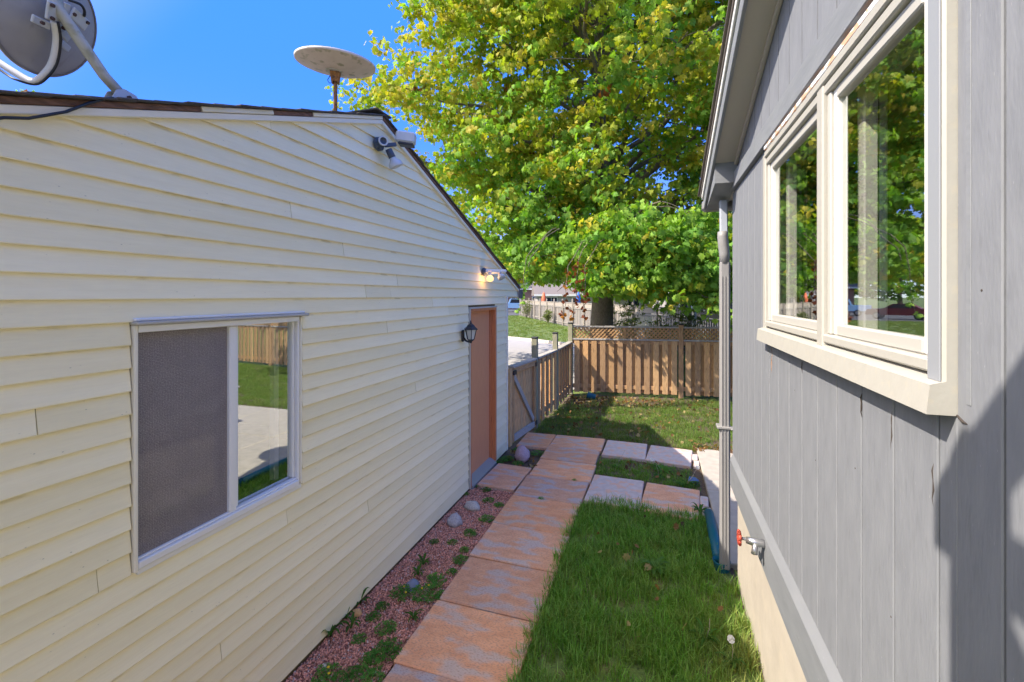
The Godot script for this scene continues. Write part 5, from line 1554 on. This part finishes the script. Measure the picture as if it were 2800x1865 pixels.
	for k in 6:
		var a := TAU * k / 6.0
		var dv := Vector3(cos(a), 0, sin(a))
		bar("frame_bar", lc + dv * 0.040 + Vector3(0, -0.062, 0), lc + dv * 0.066 + Vector3(0, 0.045, 0), 0.008, 0.008, M.black, l, 0.001, Vector3(0.3, 0.1, 0.9))
		var b := TAU * (k + 1) / 6.0
		var dw := Vector3(cos(b), 0, sin(b))
		var st := begin()
		quad_out(st, lc + dv * 0.037 + Vector3(0, -0.060, 0), lc + dw * 0.037 + Vector3(0, -0.060, 0), lc + dw * 0.062 + Vector3(0, 0.044, 0), lc + dv * 0.062 + Vector3(0, 0.044, 0), lc)
		put("pane", done(st), M.lantern_glass, l)
	put("roof", lathe_mesh([Vector2(0.0, 0.045), Vector2(0.082, 0.044), Vector2(0.080, 0.052), Vector2(0.050, 0.078), Vector2(0.040, 0.094), Vector2(0.014, 0.112), Vector2(0.012, 0.125), Vector2(0, 0.13)], 6, Transform3D(Basis(), lc), false), M.black, l)
	put("finial", lathe_mesh([Vector2(0.0, 0.125), Vector2(0.010, 0.130), Vector2(0.006, 0.142), Vector2(0, 0.146)], 8, Transform3D(Basis(), lc)), M.black, l)
	# cable along the rake, loose wire under the ridge
	tag(put("roof_cable", tube_mesh([Vector3(-2.0, 2.76, -0.80), Vector3(-2.008, 2.815, -0.90), Vector3(-2.008, 2.835, -0.96), Vector3(-2.006, 2.895, -1.06), Vector3(-2.005, 2.955, -1.13), Vector3(-2.02, 3.010, -1.21), Vector3(-2.08, 3.035, -1.29), Vector3(-2.13, 3.05, -1.33)], [0.0055], 8), M.cable), "black cable looped along the cream roof trim to the dish foot", "cable")
	tag(put("loose_wire", tube_mesh([Vector3(-2.030, 3.340, -2.36), Vector3(-2.030, 3.360, -2.50), Vector3(-2.030, 3.360, -2.66), Vector3(-2.028, 3.345, -2.735)], [0.0025], 6), M.alu), "thin pale wire stapled to the siding left of the upper floodlight", "wire")

# ------------------------------------------------------------------ gravel bed and stones
func build_bed_and_stones() -> void:
	rng.seed = 101
	tag(put("gravel_bed", sheet([Vector2(-2.055, 0.5), Vector2(-1.525, 0.5), Vector2(-1.525, -4.92), Vector2(-2.055, -4.92)], 0.004), M.gravel_soil), "", "", "", "structure")
	for v in 3:
		var st := begin()
		var r := RandomNumberGenerator.new()
		r.seed = 300 + v
		var top := Vector3(r.randf_range(-0.2, 0.2), 0.42, r.randf_range(-0.2, 0.2))
		var ring := []
		var low := []
		for k in 5:
			var a := TAU * k / 5.0 + r.randf_range(-0.3, 0.3)
			ring.append(Vector3(cos(a) * r.randf_range(0.4, 0.62), r.randf_range(0.0, 0.25), sin(a) * r.randf_range(0.35, 0.55)))
			low.append(Vector3(cos(a) * 0.35, -0.35, sin(a) * 0.35))
		for k in 5:
			var k2 := (k + 1) % 5
			tri_out(st, top, ring[k], ring[k2], Vector3.ZERO)
			quad_out(st, ring[k], ring[k2], low[k2], low[k], Vector3.ZERO)
		var xf := []
		var cl := []
		for i in 9000:
			var z := rng.randf_range(-4.92, -1.3)
			var x := rng.randf_range(-2.05, -1.52)
			if z < -4.70 and rng.randf() < 0.5: continue
			var s := rng.randf_range(0.006, 0.0145)
			var b := Basis(Vector3.UP, rng.randf() * TAU) * Basis(Vector3.RIGHT, rng.randf_range(-0.9, 0.9)) * Basis(Vector3.BACK, rng.randf_range(-0.9, 0.9))
			xf.append(Transform3D(b.scaled(Vector3(s, s, s)), Vector3(x, 0.004 + rng.randf() * 0.008, z)))
			var k := rng.randf_range(0.55, 1.35)
			var c := Color(0.68, 0.32, 0.23) * k
			if rng.randf() < 0.12: c = Color(0.52, 0.41, 0.37) * k
			if rng.randf() < 0.10: c = Color(0.30, 0.12, 0.10) * k
			cl.append(c)
		tag(many("gravel", done(st), M.stone_mat, xf, cl), ["crushed red gravel filling the bed along the garage", "darker chips among the red gravel bed along the garage", "small pale chips among the red gravel bed along the garage"][v], "gravel")
	var grit := tri_mat(layered(128, noise_bytes(51, 0.05, 128), Color(0.34, 0.24, 0.27), Color(0.52, 0.42, 0.46), noise_bytes(52, 0.1, 128), Color(0.22, 0.12, 0.15, 0.7), 0.6, 0.75), Vector3(6, 6, 6), 0.8)
	var pale := tri_mat(layered(128, noise_bytes(53, 0.05, 128), Color(0.42, 0.38, 0.33), Color(0.62, 0.57, 0.50), noise_bytes(54, 0.08, 128), Color(0.25, 0.24, 0.24, 0.8), 0.6, 0.75), Vector3(6, 6, 6), 0.85)
	var rocks := [
		["rock", "purplish boulder among weeds by the garage doorstep", Vector3(-1.745, 0.085, -5.93), Vector3(0.23, 0.24, 0.22), grit, 3],
		["rock", "pale flat stone on the sunlit gravel near the garage door", Vector3(-1.85, 0.035, -4.42), Vector3(0.20, 0.10, 0.15), pale, 4],
		["rock", "cracked grey and white stone halfway along the gravel bed", Vector3(-1.88, 0.045, -4.06), Vector3(0.17, 0.13, 0.16), tinted(pale, Color(0.92, 0.93, 0.98)), 8],
		["rock", "smooth slate blue stone beside the big clover clump", Vector3(-1.78, 0.03, -3.07), Vector3(0.125, 0.085, 0.095), plain(0.17, 0.20, 0.28, 0.6), 6],
		["rock", "small ochre stone by the siding", Vector3(-2.0, 0.02, -2.70), Vector3(0.06, 0.055, 0.075), plain(0.58, 0.34, 0.15, 0.85), 7],
		["pebble", "white pebble next to the ochre stone", Vector3(-2.01, 0.012, -2.655), Vector3(0.03, 0.022, 0.03), plain(0.72, 0.70, 0.66, 0.8), 9],
		["pebble", "round whitish pebble lowest in the gravel near the siding", Vector3(-1.905, 0.014, -2.262), Vector3(0.03, 0.028, 0.034), plain(0.66, 0.58, 0.50, 0.8), 10],
		["pebble", "white pebble by the path edge at the bottom of the gravel", Vector3(-1.59, 0.012, -2.312), Vector3(0.026, 0.02, 0.02), plain(0.75, 0.73, 0.72, 0.8), 11]]
	for r in rocks:
		var o := put(r[0], rough_stone(r[5], r[3], 0.22), r[4])
		o.position = r[2]
		o.rotation.y = r[5] * 0.7
		tag(o, r[1], r[0])
	var tl := thing("teal_cup", "small teal plastic tub lying on the leaves in the back corner", "tub", Vector3(-1.35, 0.05, -9.9))
	put("tub", lathe_mesh([Vector2(0.0, -0.09), Vector2(0.06, -0.09), Vector2(0.075, 0.08), Vector2(0.085, 0.085), Vector2(0.07, 0.085), Vector2(0.055, -0.07)], 14, Transform3D(Basis(Vector3.BACK, 1.35), Vector3(-1.35, 0.07, -9.9))), M.teal, tl)
	var bp := thing("blue_scrap", "bent scrap of blue plastic among the dandelions", "plastic scrap", Vector3(0.405, 0.02, -5.80))
	put("sheet", slab_mesh([Vector2(-0.06, 0), Vector2(0.05, -0.01), Vector2(0.06, 0.06), Vector2(0.02, 0.085), Vector2(-0.05, 0.08)], Vector3(0.41, 0.005, -5.80), Vector3(0.97, 0, 0.2), Vector3(0.1, 0.75, -0.6), Vector3(0, 0.002, 0.004)), M.blue_plastic, bp)

# ------------------------------------------------------------------ grass
func scatter(n: int, poly: Array, density: Callable) -> Array:
	var lo := Vector2(1e9, 1e9)
	var hi := Vector2(-1e9, -1e9)
	for p in poly:
		lo = lo.min(p); hi = hi.max(p)
	var out := []
	var pl := PackedVector2Array(poly)
	for i in n:
		var p := Vector2(rng.randf_range(lo.x, hi.x), rng.randf_range(lo.y, hi.y))
		if Geometry2D.is_point_in_polygon(p, pl) and rng.randf() < float(density.call(p)):
			out.append(p)
	return out

func lay_grass(called: String, label: String, meshes: Array, pts: Array, smin: float, smax: float, base: Color, dry: Color, dry_share: Callable) -> void:
	var xf := []
	var cl := []
	for m in meshes:
		xf.append([]); cl.append([])
	for p in pts:
		var v := rng.randi() % meshes.size()
		var s := rng.randf_range(smin, smax)
		xf[v].append(Transform3D(Basis(Vector3.UP, rng.randf() * TAU).scaled(Vector3(s, s * rng.randf_range(0.8, 1.2), s)), Vector3(p.x, -0.006, p.y)))
		var c := base.lerp(dry, clampf(float(dry_share.call(p)) + rng.randf_range(-0.2, 0.2), 0.0, 1.0)) * rng.randf_range(0.75, 1.25)
		cl[v].append(c)
	var t := thing(called, label, "grass", Vector3.ZERO, "", "stuff")
	for v in meshes.size():
		many("tufts", meshes[v], M.grass, xf[v], cl[v], t)

func build_grass() -> void:
	rng.seed = 55
	var nz := FastNoiseLite.new()
	nz.seed = 4
	nz.frequency = 1.1
	var long_ := []
	var short_ := []
	var far_ := []
	for v in 3:
		long_.append(tuft(500 + v, 12, 0.098, 0.036, 0.0026))
		short_.append(tuft(520 + v, 12, 0.065, 0.040, 0.0024))
		far_.append(tuft(540 + v, 14, 0.09, 0.11, 0.0055))
	var green := Color(0.215, 0.44, 0.075)
	var dry := Color(0.46, 0.42, 0.18)
	# front lawn between path and house
	var front := [Vector2(-0.80, -1.0), Vector2(-0.83, -2.3), Vector2(-0.79, -3.0), Vector2(-0.80, -3.8), Vector2(-0.78, -4.55), Vector2(-0.70, -4.98), Vector2(-0.35, -5.02), Vector2(0.02, -4.92), Vector2(0.46, -4.90), Vector2(0.46, -4.2), Vector2(0.585, -3.95), Vector2(0.585, -1.0)]
	lay_grass("front_lawn", "lush dark green lawn between the paved path and the house", long_, scatter(7200, front, func(p): return clampf(0.74 + 1.3 * nz.get_noise_2d(p.x * 1.6, p.y * 1.6) - 0.5 * smoothstep(0.25, 0.5, p.x) * smoothstep(-4.3, -3.6, p.y) * 0.6, 0.1, 1.0)), 0.75, 1.25, green, dry, func(p): return 0.12 + 0.25 * nz.get_noise_2d(p.x * 2.5 + 9.0, p.y * 2.5) + 0.55 * smoothstep(0.1, 0.55, p.x) * smoothstep(-3.7, -2.9, p.y))
	# back lawn
	var rear := [Vector2(-1.95, -7.2), Vector2(-1.5, -7.15), Vector2(-0.75, -7.20), Vector2(-0.1, -7.15), Vector2(0.5, -7.05), Vector2(0.56, -7.2), Vector2(4.2, -7.2), Vector2(9.0, -7.2), Vector2(9.0, -11.6), Vector2(1.3, -10.6), Vector2(-1.8, -10.15), Vector2(-1.9, -8.6)]
	lay_grass("back_lawn", "short patchy grass under the lattice fence", short_, scatter(26000, rear, func(p): return clampf((0.78 + 0.9 * nz.get_noise_2d(p.x, p.y)) * (1.0 - 0.82 * smoothstep(-9.0, -9.9, p.y + 0.12 * p.x) * smoothstep(1.5, -0.5, p.x)), 0.02, 1.0)), 0.8, 1.3, Color(0.15, 0.30, 0.055), dry, func(p): return 0.22 + 0.2 * nz.get_noise_2d(p.x * 3.0, p.y * 3.0))
	# weedy strip between the slabs
	var strip := [Vector2(-0.74, -6.34), Vector2(-0.12, -6.36), Vector2(0.40, -6.22), Vector2(0.46, -5.62), Vector2(-0.10, -5.68), Vector2(-0.74, -5.72)]
	lay_grass("weedy_strip", "patch of weedy grass between the paving slabs", short_, scatter(620, strip, func(p): return 0.75), 0.6, 1.1, green, dry, func(p): return 0.1)
	# tufts and moss in the joints of the path
	var jt := []
	for z in [-6.55, -5.985, -5.40, -4.80, -4.15, -3.565, -2.985, -2.395]:
		for i in 9:
			if rng.randf() < 0.45: jt.append(Vector2(rng.randf_range(-1.52, -0.76), z + rng.randf_range(-0.006, 0.006)))
	for i in 60:
		jt.append(Vector2(-1.525 + rng.randf_range(-0.02, 0.01), rng.randf_range(-7.1, -2.2)))
		if i < 26: jt.append(Vector2(-0.75 + rng.randf_range(-0.01, 0.02), rng.randf_range(-7.1, -5.0)))
	lay_grass("joint_weeds", "fine grass sprouting from the joints of the paved path", short_, jt, 0.22, 0.5, green, dry, func(p): return 0.25)
	# far lawn past the drive
	var lawn := [Vector2(-1.0, -18.2), Vector2(-4.0, -20.6), Vector2(-7.5, -22.8), Vector2(-12, -24.8), Vector2(-22, -27.4), Vector2(-26, -46), Vector2(-15.0, -49.0), Vector2(2.2, -16.3), Vector2(3.0, -11.8), Vector2(-1.7, -10.6)]
	lay_grass("far_lawn", "sunlit lawn beyond the drive around the maple tree", far_, scatter(26000, lawn, func(p): return 0.8), 0.7, 1.2, Color(0.16, 0.265, 0.05), Color(0.32, 0.30, 0.11), func(p): return 0.25 + 0.35 * nz.get_noise_2d(p.x * 0.4, p.y * 0.4))
	# fallen leaves
	var xf := []
	var cl := []
	var lf := leaf_cluster(901, 1, 0.0, 1.0)
	var spots := scatter(420, [Vector2(-1.85, -7.15), Vector2(0.6, -7.15), Vector2(1.4, -10.5), Vector2(-1.8, -10.1)], func(p): return 0.85)
	spots.append_array(scatter(300, [Vector2(-1.85, -9.2), Vector2(0.2, -9.5), Vector2(0.4, -10.3), Vector2(-1.8, -10.1)], func(p): return 0.9))
	spots.append_array(scatter(60, [Vector2(0.5, -7.3), Vector2(1.1, -7.3), Vector2(1.1, -7.0), Vector2(0.5, -6.95)], func(p): return 1.0))
	spots.append_array(scatter(40, [Vector2(-0.7, -6.3), Vector2(0.5, -6.3), Vector2(0.5, -5.6), Vector2(-0.7, -5.7)], func(p): return 0.8))
	spots.append_array(scatter(50, [Vector2(-2.0, -6.3), Vector2(-1.5, -6.3), Vector2(-1.5, -5.6), Vector2(-2.0, -5.7)], func(p): return 0.6))
	spots.append_array(scatter(26, [Vector2(-0.75, -4.8), Vector2(0.5, -4.8), Vector2(0.5, -2.0), Vector2(-0.75, -2.0)], func(p): return 0.7))
	for p in spots:
		var s := rng.randf_range(0.035, 0.085)
		xf.append(Transform3D((Basis(Vector3.UP, rng.randf() * TAU) * Basis(Vector3.RIGHT, rng.randf_range(-0.8, 0.8)) * Basis(Vector3.BACK, rng.randf_range(-0.7, 0.7))).scaled(Vector3.ONE * s), Vector3(p.x, 0.035 + rng.randf() * 0.02 + (0.05 if p.y > -5.0 else 0.0), p.y)))
		var t := rng.randf()
		cl.append((Color(0.34, 0.17, 0.08) if t < 0.45 else (Color(0.45, 0.33, 0.17) if t < 0.8 else Color(0.16, 0.075, 0.045))) * rng.randf_range(0.7, 1.3))
	tag(many("fallen_leaves", lf, M.leaf, xf, cl), "dry brown fallen leaves strewn over the grass and slabs", "fallen leaves")

# ------------------------------------------------------------------ single plants
func plant(called: String, label: String, cat: String, at: Vector3, mesh: Mesh, col: Color, scale_ := 1.0) -> Node3D:
	var t := thing(called, label, cat, at)
	var m: StandardMaterial3D = M.leaf.duplicate()
	m.albedo_color = lin(col.r, col.g, col.b)
	var o := MeshInstance3D.new()
	o.name = "foliage"
	o.mesh = mesh
	o.set_surface_override_material(0, m)
	o.transform = Transform3D(Basis(Vector3.UP, rng.randf() * TAU).scaled(Vector3.ONE * scale_), Vector3.ZERO)
	t.add_child(o)
	return t

func stalk(t: Node3D, tip: Vector3, head: String) -> void:
	var a := t.position
	put("stalk", tube_mesh([a, a.lerp(a + tip, 0.5) + Vector3(0.01, 0.01, 0), a + tip], [0.0025, 0.002, 0.002], 5), plain(0.42, 0.36, 0.26, 0.8), t)
	if head == "clock":
		var st := begin()
		var r := RandomNumberGenerator.new()
		r.seed = 12
		for i in 60:
			var d := Vector3(r.randfn(), r.randfn(), r.randfn()).normalized()
			var s := d.cross(Vector3(0.3, 0.5, 0.8)).normalized() * 0.0035
			tri(st, a + tip, a + tip + d * 0.022 - s, a + tip + d * 0.022 + s)
		put("seed_head", done(st), plain(0.78, 0.77, 0.72, 0.9), t)
	elif head == "flower":
		put("flower", lathe_mesh([Vector2(0, -0.004), Vector2(0.008, 0.0), Vector2(0.008, 0.004), Vector2(0, 0.006)], 8, Transform3D(Basis(), a + tip)), plain(0.80, 0.55, 0.02, 0.7), t)

func build_plants() -> void:
	rng.seed = 202
	var g := Color(0.11, 0.30, 0.05)
	var cl := []
	for v in 3:
		cl.append(clover(700 + v, 120, 0.085, 0.05, 0.011))
	var ros := [rosette(720, 16, 0.14, 0.017, 0.75), rosette(721, 13, 0.10, 0.014, 0.9), rosette(722, 20, 0.17, 0.019, 0.6)]
	# dandelions between the slabs
	var d1 := plant("dandelion", "big dandelion rosette in the middle of the weedy strip between slabs", "dandelion", Vector3(0.06, 0.0, -6.12), ros[2], g, 1.05)
	stalk(d1, Vector3(-0.12, 0.20, 0.20), "clock")
	var d2 := plant("dandelion", "dandelion near the grey slab with one bare stalk", "dandelion", Vector3(0.02, 0.0, -5.87), ros[1], Color(0.06, 0.18, 0.04), 1.0)
	stalk(d2, Vector3(-0.03, 0.17, 0.02), "")
	var d3 := plant("dandelion", "tall dandelion by the blue plastic scrap with two seed clocks", "dandelion", Vector3(0.33, 0.0, -5.75), ros[2], Color(0.06, 0.175, 0.03), 0.95)
	stalk(d3, Vector3(0.13, 0.22, -0.02), "clock")
	stalk(d3, Vector3(0.08, 0.15, 0.06), "")
	var d4 := plant("dandelion", "dandelion leaves at the left end of the weedy strip", "dandelion", Vector3(-0.52, 0.0, -6.08), ros[1], g, 0.9)
	stalk(d4, Vector3(0.12, 0.20, -0.1), "")
	# in the front lawn
	plant("broadleaf_weed", "bright broad-leaved weed in the middle of the front lawn", "weed", Vector3(-0.01, 0.03, -3.84), rosette(731, 15, 0.13, 0.022, 1.2), Color(0.10, 0.235, 0.045), 1.0)
	var w2 := plant("broadleaf_weed", "light green weed in the lawn near the foundation wall", "weed", Vector3(0.30, 0.03, -3.16), rosette(732, 12, 0.12, 0.012, 1.4), Color(0.085, 0.22, 0.04), 1.0)
	stalk(w2, Vector3(0.02, 0.16, 0.03), "")
	var w3 := plant("broadleaf_weed", "weed with small white seed heads close to the sunny foundation", "weed", Vector3(0.43, 0.02, -3.02), rosette(733, 11, 0.10, 0.012, 1.2), Color(0.10, 0.22, 0.05), 0.9)
	stalk(w3, Vector3(0.0, 0.13, -0.02), "clock")
	plant("broadleaf_weed", "narrow-leaved weed at the foot of the teal drain pipe", "weed", Vector3(0.42, 0.02, -5.0), rosette(734, 12, 0.13, 0.012, 1.5), Color(0.07, 0.18, 0.03), 1.0)
	# in and beside the gravel
	var list := [
		["clover", "wide dark clover mat against the path beside the blue stone", Vector3(-1.62, 0.01, -3.02), 1.35], ["clover", "dark clover mat with yellow flowers left of the blue stone", Vector3(-1.80, 0.01, -2.985), 1.15],
		["clover", "clover spilling to the path just above the widest mat", Vector3(-1.64, 0.01, -3.20), 0.95], ["clover", "round bright clover tuft on the sunlit gravel edge", Vector3(-1.57, 0.01, -3.34), 0.55],
		["clover", "bright clover tuft at the path edge in the middle of the bed", Vector3(-1.57, 0.01, -3.50), 0.85], ["clover", "thin clover tuft just below the stray shadow on the gravel", Vector3(-1.60, 0.01, -3.66), 0.55],
		["clover", "small clover tuft alone on sunlit gravel near the siding", Vector3(-1.915, 0.01, -3.70), 0.55], ["clover", "flat clover tuft right of the lone tuft on sunlit gravel", Vector3(-1.755, 0.01, -3.74), 0.6],
		["clover", "leafy clump at the path edge below the cracked stone", Vector3(-1.66, 0.01, -3.93), 0.8], ["clover", "leafy weeds at the path edge beside the cracked stone", Vector3(-1.61, 0.01, -4.22), 0.95],
		["clover", "weeds filling the gravel corner near the ribbed door slab", Vector3(-1.60, 0.01, -4.55), 0.7], ["clover", "clover tuft beside the pale flat stone", Vector3(-1.74, 0.01, -4.62), 0.75],
		["clover", "low weeds along the near edge of the door slab", Vector3(-1.86, 0.01, -4.86), 0.7], ["clover", "small weed against the siding by the door casing", Vector3(-2.035, 0.01, -4.70), 0.5],
		["clover", "weed growing at the foot of the orange door frame", Vector3(-2.02, 0.01, -4.93), 0.55], ["clover", "clover tuft on shaded gravel below the dark mats", Vector3(-1.87, 0.01, -2.815), 0.6],
		["clover", "rounded clover tuft beside the ochre stone", Vector3(-1.87, 0.01, -2.70), 0.65], ["clover", "tall clover bunch in the lower gravel by the path", Vector3(-1.72, 0.01, -2.63), 0.85],
		["clover", "rounded clover tuft lower in the gravel", Vector3(-1.835, 0.01, -2.50), 0.6], ["clover", "large dark clump along the path at the bottom of the bed", Vector3(-1.60, 0.01, -2.46), 1.15],
		["clover", "dark clover running along the path near the bottom of the picture", Vector3(-1.645, 0.01, -2.36), 0.95], ["clover", "wide clover mat at the very bottom of the gravel bed", Vector3(-1.84, 0.01, -2.205), 0.95],
		["clover", "clover mat right of the lowest one in the gravel", Vector3(-1.70, 0.01, -2.24), 0.85], ["clover", "clover at the lowest corner of the bed beside the path", Vector3(-1.57, 0.01, -2.27), 0.75],
		["clover", "broad weed mat left of the purplish boulder", Vector3(-1.93, 0.01, -5.84), 1.2], ["clover", "weed mat in front of the purplish boulder", Vector3(-1.75, 0.01, -5.74), 0.95],
		["clover", "weed mat right of the purplish boulder", Vector3(-1.60, 0.01, -6.18), 1.15], ["clover", "weeds behind the purplish boulder under the gate", Vector3(-1.90, 0.01, -6.25), 0.95], ["clover", "weeds tucked against the doorstep end", Vector3(-2.0, 0.01, -5.72), 0.7],
		["clover", "green sprig in the slab joint by the lawn", Vector3(-1.20, 0.03, -4.80), 0.45], ["clover", "tiny sprig on the path between two grey-patched slabs", Vector3(-0.94, 0.03, -5.41), 0.35]]
	for i in list.size():
		var e: Array = list[i]
		var t := plant("clover", e[1], "weed", e[2], cl[i % 3], Color(0.12, 0.33, 0.055) * rng.randf_range(0.8, 1.2), e[3])
		if i in [1, 0, 21]:
			for k in 2:
				stalk(t, Vector3(rng.randf_range(-0.05, 0.05), 0.055, rng.randf_range(-0.05, 0.05)), "flower")
	var up := [["tall thin weed standing on the sunlit gravel", Vector3(-1.84, 0.01, -3.36)], ["upright weed just above the blue stone", Vector3(-1.81, 0.01, -3.22)], ["weed leaning on the siding near the ochre stone", Vector3(-2.045, 0.01, -2.80)], ["weed against the siding below the ochre stone", Vector3(-2.04, 0.01, -2.64)], ["leafy sprout against the siding at the lower left of the bed", Vector3(-2.03, 0.01, -2.47)], ["spiky weed by the path in the lower gravel", Vector3(-1.60, 0.01, -2.78)], ["sprout in the lower gravel away from the path", Vector3(-1.95, 0.01, -2.57)]]
	for e in up:
		plant("upright_weed", e[0], "weed", e[1], rosette(740 + rng.randi() % 40, 8, 0.09, 0.012, 2.2), Color(0.08, 0.185, 0.03), rng.randf_range(0.75, 1.0))
